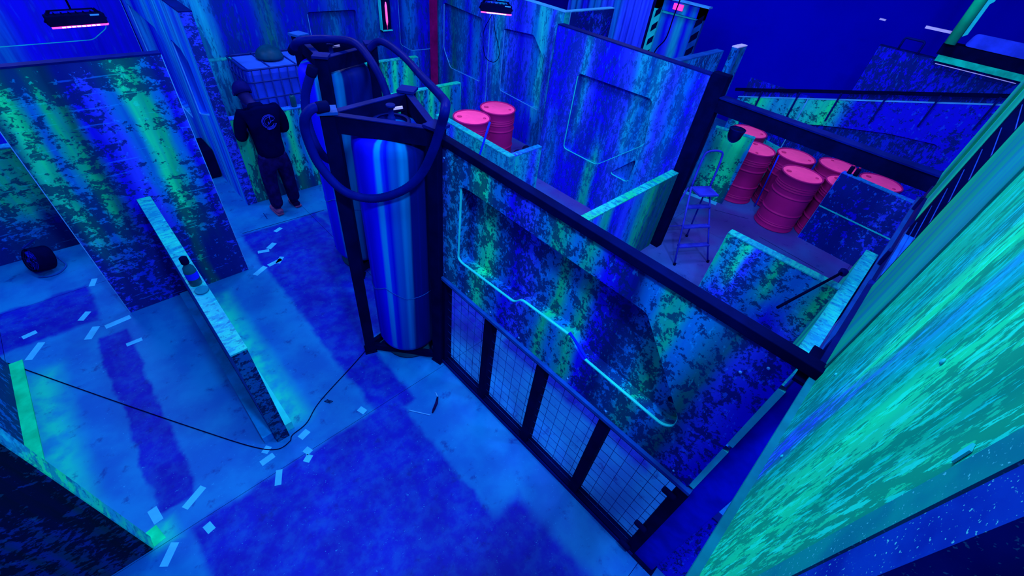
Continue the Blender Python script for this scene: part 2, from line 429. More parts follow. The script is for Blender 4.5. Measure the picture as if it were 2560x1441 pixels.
# ------------------------------------------------------------------ setting
# floor: hardboard sheets with narrow joints
base = struct(MB().box(-3.3, 11.0, -3.0, 10.9, -.10, -.012).build('floor', M['darkblue']))
xs = [-3.2, -1.33, 1.66, 3.85, 6.05, 8.3, 10.9]; ys = [-3.0, -.22, 2.03, 5.10, 7.96, 10.8]
for i in range(len(xs) - 1):
    for j in range(len(ys) - 1):
        g = .002
        MB().box(xs[i] + g, xs[i + 1] - g, ys[j] + g, ys[j + 1] - g, -.0115, 0).build('floor_sheet', M['floor'], base)
def tape(x, y, l, wd, a):
    MT = plain('green_tape', (0, .62, .32), .6, .1) if (x < -.79 and y < 2.2) else M['tape']
    t = MB().box(-l / 2, l / 2, -wd / 2, wd / 2, 0, .0015, Matrix.Translation((x, y, .0)) @ Matrix.Rotation(a, 4, 'Z')).build('tape_strip', MT, base)
for x, y, l, wd, a in ((-.61, 5.14, .12, .05, 1.2), (-.76, 4.65, .12, .05, .9), (-.55, 4.39, .20, .06, .1), (-.75, 4.37, .16, .06, 1.0), (-1.15, 4.66, .10, .05, .2),
                       (-.50, 4.03, .12, .045, .0), (-1.14, 4.41, .20, .055, 1.0), (.90, 4.68, .12, .05, -.3), (1.01, 4.73, .12, .06, .6), (.92, 4.41, .16, .05, .2),
                       (.74, 4.36, .16, .06, .5), (.98, 4.42, .12, .05, .8), (.24, 2.19, .08, .055, .3), (-.03, 2.25, .06, .05, .6), (-.055, 2.17, .10, .05, .1),
                       (-.05, 1.98, .12, .045, 1.1), (.20, 2.04, .05, .06, .3), (.175, 1.98, .06, .05, .6), (.70, 2.09, .05, .07, .3), (-.54, 2.22, .16, .05, .5),
                       (-.765, 2.26, .055, .12, .1), (-.53, 1.945, .05, .07, .2), (-.765, 1.94, .14, .05, .85), (-.80, 2.12, .07, .13, .2), (1.20, 5.0, .10, .05, .4),
                       (6.9, 2.13, .12, .62, .22)):
    tape(x, y, l, wd, a)
# dark joint cracks visible between the sheets
for a, b in (((6.75, 1.75), (6.98, 1.28)), ((6.62, .95), (6.52, -.02)), ((1.2, 5.45), (1.19, 5.30)), ((.84, 5.16), (1.85, 5.10))):
    MB().bar((a[0], a[1], .0012), (b[0], b[1], .0012), .008, .0012).build('dirt_joint', M['darkblue'], base)

struct(MB().box(-3.3, -3.2, -3, 10.9, 0, 4.9).build('wall_left', M['wall']))
struct(MB().box(10.9, 11.0, -3, 10.9, 0, 4.9).build('wall_right', M['wall']))
struct(MB().box(-3.2, 10.9, 10.8, 10.9, 0, 4.9).build('wall_back', M['wall']))
struct(MB().box(-3.2, 10.9, -3.1, -3.0, 0, 4.9).build('wall_front', M['wall']))
struct(MB().box(-3.3, 11.0, -3.1, 10.9, 4.9, 5.0).build('ceiling', M['ceil']))

# ------------------------------------------------------------------ painted finishes
def st(*a): return list(a)
P_left = paint('drip_paint_left_panel', st((0, HK), (.07, HE), (.14, HG), (.20, HT), (.27, HG), (.33, HK), (.42, HB), (.56, HM), (.64, HT), (.72, HE), (.79, HG), (.87, HT), (.94, HB), (1, HM)), 1.09, 2.21,
               low=st((0, HM), (.12, HM), (.24, (0, .03, .8)), (.4, HM), (.62, (0, .025, .8)), (.68, HG), (.75, (0, .03, .8)), (1, HM)), zmix=(.16, .50), bias=-.03,
               zb=((0, .40), (.18, .48), (.4, .56), (.75, .58), (.92, .5), (.98, .28), (1, .15)), sc=7, asp=(.8, 1.1), seed=1, dashes=.4)
P_C = paint('drip_paint_big_panel', st((0, HM), (.06, HC), (.12, HT), (.19, HE), (.25, HT), (.31, HB), (.37, HM), (.43, HT), (.47, HG), (.52, HT), (.56, HG), (.61, HB), (.68, HN), (.73, HT), (.78, HG), (.83, HT), (.90, HK), (.95, HM), (1, HB)), 2.23, 1.12,
            low=st((0, HB), (.2, HM), (.35, HB), (.43, HG), (.47, HC), (.56, HB), (.66, HG), (.70, HB), (.86, HM), (1, HB)), zmix=(.03, .26), bias=-.01,
            zb=((0, .42), (.3, .5), (.75, .56), (1, .52)), sc=11, asp=(1.0, .8), seed=2)
P_P1 = paint('drip_paint_far_panel', st((0, HB), (.12, HB), (.20, HM), (.25, HC), (.30, HM), (.36, HB), (.45, HB), (.56, HM), (.63, HC), (.68, HT), (.74, HC), (.82, HM), (.88, HT), (.95, HB), (1, HM)), 2.2, 2.21,
             low=st((0, HM), (.1, HT), (.2, HB), (.38, HB), (.46, HG), (.52, HB), (.62, HM), (.75, HT), (.9, HM), (1, HB)), zmix=(.22, .6), bias=.0, sc=10, asp=(1.3, .55), dark=.42, seed=3, hi=.35)
P_P2 = paint('drip_paint_back_left_board', st((0, HN), (.1, HT), (.22, HB), (.34, HK), (.5, HT), (.62, HB), (.74, HT), (.85, HM), (.93, HB), (1, HM)), 1.64, 2.21, bias=.0, sc=9, asp=(1.5, .45), dark=.42, seed=4, hi=.25)
P_P2b = paint('drip_paint_back_right_board', st((0, HM), (.15, HC), (.3, HM), (.42, HB), (.55, HM), (.66, HT), (.74, HL), (.80, HC), (.88, HM), (.95, HC), (1, HT)), 1.62, 2.21, bias=.02, sc=9, asp=(1.5, .45), dark=.42, seed=5, hi=.3,
              low=st((0, HM), (.2, HT), (.4, HB), (.7, HB), (.85, HT), (1, HM)), zmix=(.15, .5))
BT = (0, .10, .34); BB = (0, .005, .42)
P_back = paint('drip_paint_back_run', st((0, HM), (.06, HT), (.12, HC), (.17, BB), (.25, BB), (.30, HK), (.36, BB), (.48, BB), (.55, BT), (.6, BB), (.7, BT), (.74, BB), (.82, BB), (.87, HT), (.92, HB), (1, HB)), 4.64, 2.6, bias=.02, sc=5, asp=(1.4, .4), dark=.42, seed=6, hi=.2, streak=.6)
WC = (.004, .34, .80); WM = (0, .11, .95)
P_WL = paint('streaked_paint_side_wall', st((0, HM), (.15, WC), (.25, HB), (.38, WM), (.5, WC), (.56, WM), (.68, WC), (.74, WM), (.82, WC), (.92, WM), (.97, WC), (1, WM)), 3.3, 2.21, bias=.4, sc=5, asp=(2.0, .25), seed=7, hi=.4, streak=.7)
P_half = paint('drip_paint_green_half', st((0, HG), (.1, HG), (.2, HE), (.3, HK), (.42, HG), (.5, HT), (.58, HE), (.7, HT), (.78, HE), (.9, HG), (1, HT)), 1.1, 1.11, bias=.03,
               zb=((0, .15), (.15, .35), (.5, .55), (1, .55)), sc=6, asp=(1.3, .5), seed=8)
P_teal = paint('drip_paint_teal_half', st((0, (0, .40, .44)), (.15, HC), (.3, HM), (.45, (0, .40, .44)), (.6, HC), (.8, (.002, .5, .45)), (1, HC)), 1.1, 1.11, bias=.02, sc=10, asp=(1.0, .7), dark=.42, seed=9)
P_mid = paint('drip_paint_mid_half', st((0, HM), (.1, HG), (.2, HM), (.32, HG), (.42, HB), (.58, HM), (.7, HT), (.85, HG), (1, HK)), 1.65, 1.11, bias=.08, sc=7, asp=(1.3, .5), dark=.42, seed=10)
P_E = paint('flaked_paint_blue_panel', st((0, HB), (.3, HB), (.5, HM), (.7, HB), (1, HB)), 1.5, 1.11, bias=-.07, sc=7, asp=(.9, .8), seed=11)
P_hE = paint('flaked_paint_teal_low_panel', st((0, HG), (.12, HC), (.2, HE), (.28, HM), (.4, HT), (.55, HG), (.65, HT), (.8, HT), (1, HG)), 1.04, 1.11, bias=.02, sc=10, asp=(.8, 1.0), seed=12,
             low=st((0, HT), (.2, HM), (.5, HT), (.7, HB), (1, HM)), zmix=(.3, .7))
P_notch = paint('flaked_paint_notched_panel', st((0, HT), (.2, HG), (.4, HE), (.7, HE), (.9, HG), (1, HT)), .56, 1.11, bias=.02, sc=7, asp=(.9, .8), seed=13, zb=((0, .3), (.3, .42), (.6, .6), (1, .65)))
P_col = paint('drip_paint_dull_column', st((0, HT), (.5, HK), (1, HT)), .3, 2.21, bias=-.02, sc=8, asp=(1.3, .5), seed=14, streak=.6)
GT = (0, .42, .24); GX = (.004, .60, .30)
P_A = paint('flaked_paint_near_panel', st((0, GT), (.05, GX), (.12, GT), (.18, GX), (.26, HE), (.33, GT), (.38, (0, .38, .42)), (.43, HC), (.48, GT), (.56, HE), (.62, GX), (.70, (0, .38, .40)), (.76, GT), (.80, GT), (.88, GT), (1, GT)), 1.11, 3.35, bias=-.01, sc=17, asp=(1.3, .36), seed=15, dark=.42, hi=.85, hit=.545, edge=.015, streak=.12, navy=(0, .20, .17),
            low=st((0, GX), (.14, HE), (.3, GX), (.42, GT), (.50, HM), (.56, HM), (.63, (0, .36, .42)), (.84, GT), (1, GT)), zmix=(.72, .88))
P_B = paint('smooth_paint_second_panel', st((0, (0, .22, .20)), (.25, HG), (.45, (0, .28, .20)), (.7, (0, .30, .18)), (1, HG)), .85, 3.35, bias=.5, sc=9, asp=(1.5, .3), seed=16, streak=.5, hi=.15)
P_strip = paint('smooth_paint_door_strip', st((0, GX), (.2, HG), (.5, HE), (.7, HG), (1, GX)), 1.0, 3.35, bias=.5, sc=9, asp=(1.5, .3), seed=17, streak=.6, hi=.15)
P_fg = paint('shaded_flaked_paint_foreground', st((0, (0, .02, .03)), (.3, (0, .05, .03)), (.55, (0, .022, .07)), (.8, (0, .03, .10)), (1, (0, .03, .06))), 1.1, 2.21, bias=-.04, sc=7, asp=(.8, 1.0), seed=18, navy=(0, .002, .016), hi=.2)  # dark hues carry the shade this panel stands in
P_far = paint('flaked_paint_far_wall', st((0, HB), (.2, HB), (.5, (0, .02, .6)), (1, HB)), 3.3, 2.4, bias=-.03, sc=8, asp=(1.2, .6), seed=19, hi=.3)
P_ramp = paint('sprayed_ramp_side', st((0, HT), (.1, HE), (.20, HC), (.32, (.004, .5, .55)), (.42, HE), (.52, HB), (.7, HB), (1, HB)), 3.3, 2.2, bias=.06, sc=8, asp=(.9, .9), seed=20, hi=.3)
P_corr = paint('streaked_corrugated_sheet', st((0, HM), (.15, HT), (.3, HB), (.5, HT), (.7, HM), (.85, HT), (1, HM)), 1.6, 3.0, bias=.3, sc=5, asp=(2, .3), seed=21, hi=.2, streak=.6)
P_door = paint('streaked_door_panel', st((0, HC), (.2, HT), (.35, HB), (.5, HM), (.65, HC), (.78, HB), (.9, HT), (1, HB)), .95, 2.2, bias=.4, sc=5, asp=(2, .3), seed=22, hi=.2)
P_low = paint('flaked_paint_corner_panel', st((0, HB), (.3, HM), (.5, HB), (1, HM)), 1.2, .96, bias=.04, sc=14, asp=(1.2, .6), seed=23)
CAP = cap_paint('brushed_cyan_cap', (.003, .38, .42), (.002, .26, .44), 1); CAP2 = cap_paint('brushed_green_cap', (.004, .42, .50), HG, 5); CAPB = cap_paint('brushed_blue_cap', HT, HM, 9)
END_DARK = paint('worn_black_end_board', st((0, (0, .07, .26)), (1, (0, .07, .26))), 1, 1.11, navy=(0, .002, .05), bias=-.02, sc=9, asp=(.8, 1.4), seed=24, hi=.15)
END_GREEN = cap_paint('sprayed_green_end', HC, HE, 3, 3.0)

# ------------------------------------------------------------------ partitions
# left tall panel with a low wall butting into it
board_wall('tall_panel', 'tall panel with green drips on dark blue, low wall butting into its middle', 'wall panel', (-.437, 4.455, 0), 0, 1.087, 2.21, .07, P_left, cap=M['darkblue'], end=M['blue_edge'])
lw = board_wall('low_wall', 'narrow low wall with scratched cyan top, bottle standing on it', 'low wall', (.058, 4.45, 0), RF, 2.19, 1.11, .095, P_teal, cap=CAP, end=M['blue_edge'], far_end=END_DARK)
for o in lw.children:
    if o.name.startswith('front_board') or o.name.startswith('back_board'): o.data.materials[0] = M['bluesteel']
MB().prism([(0, 0), (2.15, 0), (2.15, .09), (0, .02)], [], -.075, -.002).build('base_strip', plain('pale_blue_strip', (0, .14, .52), .5, .1), lw)
MB().prism([(.1, 0), (2.15, 0), (2.15, .09), (.1, .02)], [], .097, .15).build('base_strip', M['cyan_edge'], lw)
board_wall('low_wall', 'green low wall in the left alley behind the drum fan', 'low wall', (-2.2, 5.93, 0), 0, 1.75, 1.15, .09, paint('drip_paint_alley_half', st((0, HB), (.3, HB), (.46, HM), (.62, HM), (.74, HG), (.86, HG), (1, HK)), 1.75, 1.15, low=st((0, HB), (.5, HB), (.75, HT), (.9, HN), (1, HN)), zmix=(.25, .6), bias=.0, zb=((0, .2), (.3, .38), (.6, .6), (1, .66)), sc=7, asp=(.7, 1.1), seed=31, dashes=.5), cap=CAPB)
al = board_wall('low_wall', 'green low wall at the left edge with a pale strip along its foot', 'low wall', (-1.31, 2.15, 0), PI / 2, 2.2, 1.11, .09, P_half, cap=CAP2)
MB().box(.3, 2.2, -.085, 0, 0, .012).build('base_strip', plain('green_strip', (0, .55, .30), .5, .1), al)
board_wall('tall_panel', 'shadowed dark panel with bright green end edge in the lower left corner', 'wall panel', (-1.92, 2.04, 0), 0, 1.09, 2.21, .095, P_fg, cap=CAP2, far_end=END_GREEN)
# side wall along Y with two cut-outs, its end face and the low wall behind the person
wlh = [[(.35, 1.72), (1.72, 1.72), (1.95, 1.5), (1.9, .65), (.9, .65), (.35, 1.0)], [(2.40, 1.76), (2.75, 1.74), (3.02, 1.55), (3.0, 1.08), (2.42, .90)]]
board_wall('tall_panel', 'long cyan streaked side wall with two cut-outs, left of the person', 'wall panel', (1.12, 9.04, 0), RF, 3.3, 2.21, .115, P_WL, cap=M['darkblue'], far_end=paint('worn_green_end_face', st((0, HT), (.4, HC), (1, HM)), .11, 2.21, bias=-.02, sc=9, asp=(.8, 1.6), seed=33), holes=wlh, edge=M['blue_edge'])
board_wall('low_wall', 'green dripped low wall directly behind the person in black', 'low wall', (1.24, 5.74, 0), 0, 1.75, 1.12, .09, P_half, cap=CAPB)
# back runs
bw = board_wall('tall_panel', 'wide back wall panel with dark vertical drips behind the caged tote', 'wall panel', (1.255, 7.955, 0), 0, 4.48, 2.7, .12, P_back, holes=[[(2.05, .9), (2.9, .9), (2.9, 1.66), (2.05, 1.66)], [(3.74, 1.05), (3.98, .92), (4.45, .91), (4.45, 2.3), (3.74, 2.3)]], edge=M['blue_edge'])
board_wall('tall_panel', 'dark back wall panel with a large chamfered cut-out above the left lamp', 'wall panel', (-2.9, 9.04, 0), 0, 4.0, 3.0, .12, paint('drip_paint_left_back', st((0, HB), (.5, HB), (.62, HT), (.7, HB), (1, HB)), 4, 3, bias=.3, sc=5, asp=(1.5, .4), seed=35, hi=.1, streak=.7), holes=[[(1.2, 1.20), (3.5, 1.22), (3.72, 1.36), (3.78, 2.75), (1.2, 2.75)]], edge=M['cyan_edge'])
board_wall('low_wall', 'low teal ledge wall left of the caged tote', 'low wall', (1.24, 7.82, 0), 0, .75, 1.15, .1, P_back, cap=CAP)
h1 = [[(.34, 1.78), (.33, 1.0), (.55, .70), (1.46, .70), (1.44, 1.75)]]
board_wall('tall_panel', 'back panel with long chamfered cut-out just right of the red post', 'wall panel', (5.76, 7.95, 0), RF, 1.64, 2.21, .12, P_P2, holes=h1, edge=M['blue_edge'], cap=M['blue_edge'])
h2 = [[(.35, 1.72), (1.04, 1.78), (1.33, 1.49), (1.36, .68), (.35, .72)]]
board_wall('tall_panel', 'back panel with chamfered cut-out standing behind the two left drums', 'wall panel', (5.76, 6.29, 0), RF, 1.60, 2.21, .12, P_P2b, holes=h2, edge=M['blue_edge'], cap=M['blue_edge'], far_end=CAP)
board_wall('tall_panel', 'dark blue panel with pale top edge in front of the corrugated sheet', 'wall panel', (5.895, 4.68, 0), 0, 1.1, 2.21, .09, P_E, cap=M['blue_edge'], far_end=M['blue_edge'])
p1h = [[(.47, 1.74), (1.64, 1.77), (1.72, 1.23), (1.10, .68), (.46, .68)], [(1.335, .663), (1.68, 1.02), (1.66, .66)]]
board_wall('tall_panel', 'large blue panel with five-sided cut-out and small triangle below', 'wall panel', (5.02, 4.17, 0), RF, 2.2, 2.21, .12, P_P1, holes=p1h, hole_r=.07, edge=M['cyan_edge'], cap=M['darkblue'])
board_wall('tall_panel', 'panel top with faint teal strokes peeking over the large five-sided panel', 'wall panel', (5.15, 2.42, 0), 0, 1.13, 2.21, .09, P_col, cap=M['bluesteel'])
# bays
board_wall('low_wall', 'cyan low wall in front of the two left drums, blue rod leaning on it', 'low wall', (3.455, 4.75, 0), RF, 1.45, 1.11, .09, P_teal, cap=CAP)
board_wall('low_wall', 'short cyan return wall at the right end of the left drum bay', 'low wall', (3.555, 3.30, 0), 0, .47, 1.105, .07, P_teal, cap=CAPB)
board_wall('low_wall', 'green and teal low wall left of the two left drums', 'low wall', (3.35, 5.60, 0), 0, 1.22, 1.11, .09, P_half, cap=CAP2, far_end=END_GREEN)
board_wall('low_wall', 'far green low wall seen through the big hose loop', 'low wall', (3.6, 7.0, 0), 0, 1.13, 1.11, .09, P_half, cap=CAP2)
board_wall('low_wall', 'cyan-topped low wall running from the mesh partition towards the five-sided panel', 'low wall', (3.0, 1.88, 0), 0, 1.98, 1.11, .095, P_mid, cap=CAP2)
# right room
board_wall('low_wall', 'teal flaked low wall with bright cyan top in front of the right drums', 'low wall', (4.25, .88, 0), RF, 1.06, 1.11, .095, P_hE, cap=CAP)
board_wall('low_wall', 'narrow cyan-topped low wall pointing away beside the near green panels', 'low wall', (3.1, -.29, 0), 0, 2.13, 1.11, .105, P_strip, cap=CAP)
pe = board_wall('low_wall', 'dark blue low wall with a thin cyan mid seam in front of the pink drums', 'low wall', (7.16, .56, 0), RF - .10, 1.75, 1.09, .09, P_E, cap=CAPB)
MB().box(0, 1.75, -.006, 0, .555, .572).build('seam_strip', M['cyan_edge'], pe)
# notched panel: board with a round bite holding a dark bucket
nt_ = thing('low_wall', 'bright green low panel with a round notch in its top behind the ladder', 'low wall', (6.9, 2.33, 0), RF + .25)
bite = [(.30 + .105 * math.cos(a), 1.13 - .14 * math.sin(a)) for a in [PI * k / 10 for k in range(0, 11)]]
out = [(0, 0), (.58, 0), (.58, 1.11)] + [(.30 + .105 * math.cos(PI * k / 10), 1.11 - .15 * math.sin(PI * k / 10)) for k in range(11)] + [(0, 1.11)]
MB().prism(out, [], 0, .02).build('front_board', P_notch, nt_)
MB().prism(out, [], .02, .085).build('core_frame', M['darkblue'], nt_)
MB().box(0, .19, -.004, .09, 1.11, 1.122).build('top_cap', CAP, nt_); MB().box(.41, .58, -.004, .09, 1.11, 1.122).build('top_cap', CAP, nt_)
board_wall('tall_panel', 'slim dull teal upright panel with a pale lilac top', 'wall panel', (6.72, 2.42, 0), 0, .3, 2.21, .08, P_col, cap=M['white'], end=P_col)

# mesh partition with the big dripped panel
mp = thing('mesh_partition', 'partition with dripped panel above and black framed wire mesh below', 'partition', (1.56, 2.11, 0), RF)
ML = 2.24
for i, x in enumerate((.0, .555, 1.10, 1.645, 2.20)):
    MB().box(x, x + .075, -.01, .06, .03, 1.06).build('mesh_post', M['black'], mp)
MB().box(0, ML + .03, -.02, .07, 0, .035).build('bottom_rail', M['darkblue'], mp)
MB().box(0, ML + .03, -.012, .062, .035, .055).build('bottom_rail', M['black'], mp)
MB().box(-.02, ML + .03, -.012, .062, 1.055, 1.08).build('middle_rail', M['black'], mp)
MB().box(-.02, ML + .03, -.025, .07, 1.08, 1.105).build('middle_rail', M['bluesteel'], mp)
MB().box(-.12, ML + .08, -.012, .05, 2.20, 2.248).build('top_beam', M['black'], mp, bevel=.004)
for i in range(4):
    x0 = (.075, .63, 1.175, 1.72)[i]; x1 = (.555, 1.10, 1.645, 2.20)[i]
    m_ = MB()
    for k in range(1, 6): m_.tube([(x0 + (x1 - x0) * k / 5.5, .02, .05), (x0 + (x1 - x0) * k / 5.5, .02, 1.06)], .0018, 5)
    for k in range(11): m_.tube([(x0 - .03, .016, .085 + k * .095), (x1 + .03, .016, .085 + k * .095)], .0018, 5)
    m_.build('wire_mesh', M['wire'], mp)['kind'] = 'stuff'
ch = rounded([(.216, 1.994), (.205, 1.395), (.245, 1.375), (.80, 1.405), (.86, 1.475), (1.27, 1.495), (1.40, 1.405), (1.96, 1.385), (2.01, 1.43), (2.01, 1.52), (1.635, 2.0), (.29, 2.01)], .03)
hole = [(1.93 + .028 * math.cos(2 * PI * k / 14), 1.50 + .028 * math.sin(2 * PI * k / 14)) for k in range(14)]
MB().prism([(0, 1.105), (ML, 1.105), (ML, 2.2), (0, 2.2)], [ch], 0, .092).build('front_board', P_C, mp)
MB().prism([(.15, 1.33), (2.06, 1.33), (2.06, 2.06), (.15, 2.06)], [hole], .0925, .102).build('recessed_board', P_C, mp)
MB().box(.0, ML, .103, .115, 1.105, 2.2).build('back_board', M['darkblue'], mp)
lip = MB()
k_ = len(ch)
for i in range(k_):
    a, b_ = ch[i], ch[(i + 1) % k_]
    if ((a[1] + b_[1]) / 2 < 1.56 or (a[0] + b_[0]) / 2 < .24) and not (1.26 < (a[0] + b_[0]) / 2 < 1.42):
        lip.bar((a[0], .009, a[1] + .003), (b_[0], .009, b_[1] + .003), .016, .008, up=(0, 0, 1))
lip.build('lit_cutout_edge', M['cyan_edge'], mp)  # bright lip colours in the light caught by lower and left edges
MB().bar((1.255, .02, 1.50), (1.41, .02, 1.41), .016, .016).build('edge_patch', M['rodblue'], mp)
MB().box(ML, ML + .028, .0, .03, 1.13, 1.55).build('end_strip', M['cyan_edge'], mp)
MB().box(ML, ML + .028, .0, .03, 1.60, 2.06).build('end_strip', M['cyan_edge'], mp)
for z in (.08, .45, .98): MB().lathe([(.016, 0), (.02, .01), (.02, .075), (.014, .085)], 10, Matrix.Translation((ML - .005, -.03, z)) @ Matrix.Rotation(-PI / 2, 4, 'Y')).build('hinge', M['black'], mp)
for x, z in ((.06, 1.16), (.35, 1.17), (.60, 1.15), (.9, 1.14), (1.35, 1.15), (1.66, 1.15), (2.14, 1.14), (2.17, 2.12), (2.10, 2.02), (.05, 2.12)):
    MB().lathe([(.007, 0), (.007, .003), (.004, .005)], 10, Matrix.Translation((x, -.0, z)) @ Matrix.Rotation(PI / 2, 4, 'X')).build('screw_head', M['blue_edge'], mp)
MB().box(-.06, .0, -.02, .06, .0, 2.2).build('side_post', M['black'], mp)
# smooth corner column, its top plate, and the low flaked panel behind it
cc = thing('corner_column', 'smooth dark blue square column at the right end of the mesh partition', 'column', (1.66, -.24, 0))
MB().box(-.09, .09, -.075, .085, 0, 2.16).build('shaft', plain('smooth_blue_column', (0, .004, .5), .5, .08), cc, bevel=.008)
MB().box(-.13, .12, -.09, .10, 2.16, 2.175).build('top_plate', M['black'], cc)
MB().box(-.12, .12, -.09, .10, 0, .012).build('foot_plate', M['black'], cc)
board_wall('low_wall', 'blue flaked low panel on the floor at the foot of the near green panel', 'low wall', (1.62, -.32, 0), RF, 1.3, .96, .05, P_low, cap=M['darkblue'], end=P_low)

# door-height frame in the right room
fr = thing('door_frame', 'dark steel portal frame with long beam over the right drum room', 'frame', (5.02, 1.9, 0), RF)
MB().box(-.06, .12, 0, .12, 0, 2.24).build('post', M['black'], fr, bevel=.004)
MB().box(2.20, 2.30, 0, .12, 0, 2.02).build('post', M['black'], fr, bevel=.004)
MB().box(.12, 2.32, 0, .12, 1.875, 2.02).build('beam', M['black'], fr, bevel=.004)
MB().box(.12, 2.32, -.012, .13, 2.02, 2.035).build('beam_cap', M['darkblue'], fr)

# ------------------------------------------------------------------ near guard wall of the upper deck (right edge of the view)
gw = thing('guard_wall', 'near bright green flaked panel filling the lower right', 'wall panel', (.485, -.2, 0), 0)
# face looks to +Y, so boards sit on the -Y side
def facing_y(m): return m
MB().box(0, 1.095, -.02, 0, 2.20, 3.33).build('front_board', P_A, gw)
MB().box(0, 1.095, -.06, -.021, 2.20, 3.33).build('core_frame', M['darkblue'], gw)
MB().box(0, 1.11, -.02, .022, 2.185, 2.20).build('bottom_ledge', plain('teal_ledge', (.0, .16, .28), .5, .2), gw)
MB().box(1.096, 1.112, -.06, .006, 2.2, 3.33).build('end_trim', plain('teal_trim', (.0, .16, .20), .5, .2), gw)
tape_bit = MB().prism([(.012, 3.02), (.022, 3.02), (.024, 3.045), (.014, 3.042)], [], .0005, .003)
tape_bit.build('tape_scrap', M['cyan_edge'], gw)
for x_, z_ in ((.52, 2.34), (.86, 2.42), (.30, 2.95)):
    MB().lathe([(.006, 0), (.006, .002), (.003, .004)], 10, Matrix.Translation((x_, 0, z_)) @ Matrix.Rotation(-PI / 2, 4, 'X')).build('screw_head', M['cyan_edge'], gw)
gp = thing('guard_post', 'speckled steel channel post at the bottom right corner', 'post', (.41, -.2, 0), 0)
MB().box(.028, .074, -.07, .004, 2.05, 3.36).build('flange', M['speck_teal'], gp)
MB().box(.022, .0275, -.07, -.02, 2.05, 3.36).build('slot_back', M['black'], gp)
MB().box(-.04, .021, -.07, .004, 2.05, 3.36).build('web', M['speck_blue'], gp)
hr = thing('deck_rail', 'thin dark rail with small clip in the black lower right corner', 'rail', (.36, -.22, 0))
MB().tube([(-.04, 0, 2.2), (-.04, 0, 3.34)], .008, 8).build('rail_tube', M['darkblue'], hr)
MB().box(-.044, -.028, -.006, .010, 3.085, 3.094).build('clip', M['bluesteel'], hr)
MB().box(-2.5, 0.004, -.12, -.02, 1.9, 3.34).build('dark_void_sheet', plain('void_black', (0, 0, .004), .9, 0), hr)  # black sheet standing in for the dark void beside the deck
gb = thing('guard_wall', 'smooth darker green panel next beyond the near flaked one', 'wall panel', (1.60, -.2, 0))
MB().box(0, .80, -.02, 0, 2.20, 3.33).build('front_board', P_B, gb)
MB().box(0, .80, -.06, -.021, 2.20, 3.33).build('core_frame', M['darkblue'], gb)
MB().box(.80, .83, -.06, .0, 2.24, 3.33).build('end_trim', M['black'], gb)
MB().box(0, .86, -.02, .02, 2.185, 2.20).build('bottom_ledge', M['darkblue'], gb)
cr = thing('cable_railing', 'dark opening with thin taut horizontal wires between the green panels', 'railing', (2.46, -.2, 0))
for k in range(9):
    MB().tube([(-.02, -.006, 2.32 + k * .105), (.62, -.006, 2.32 + k * .105)], .0022, 6).build('wire_line', M['wire'], cr)
MB().box(.58, .70, -.06, -.002, 2.2, 3.33).build('post', M['black'], cr)
MB().box(0, .70, -.06, .0, 2.2, 2.24).build('bottom_rail', M['bluesteel'], cr)
gs_ = thing('guard_wall', 'bright green far strip of the upper guard wall beyond the wire opening', 'wall panel', (3.17, -.2, 0))
MB().box(0, 1.02, -.02, 0, 2.28, 3.33).build('front_board', P_strip, gs_)
MB().box(0, 1.02, -.06, -.021, 2.28, 3.33).build('core_frame', M['darkblue'], gs_)
MB().box(.42, .50, .001, .012, 2.28, 3.33).build('batten', plain('dull_green_batten', (0, .22, .15), .5, .2), gs_)
db = thing('deck_beam', 'long dark blue steel edge beam under the green guard panels', 'beam', (1.60, -.2, 0))
MB().box(.10, 2.6, -.09, -.002, 2.08, 2.18).build('beam_web', M['darkblue'], db)
MB().box(.10, 2.6, -.09, .02, 2.055, 2.08).build('lower_flange', M['bluesteel'], db)
for x in (.3, 1.3, 2.3): MB().box(x, x + .05, .0, .016, 2.085, 2.175).build('stiffener', M['darkblue'], db)
dr = thing('diagonal_brace', 'thin dark diagonal rod over the narrow cyan-topped low wall', 'rod', (0, 0, 0))
MB().tube([(4.45, -.13, 1.18), (3.50, .10, 1.12)], .013, 8).build('rod', M['black'], dr)
MB().lathe([(.03, 0), (.035, .01), (.035, .05), (.02, .06)], 12, Matrix.Translation((4.44, -.13, 1.15))).build('bracket', M['darkblue'], dr)

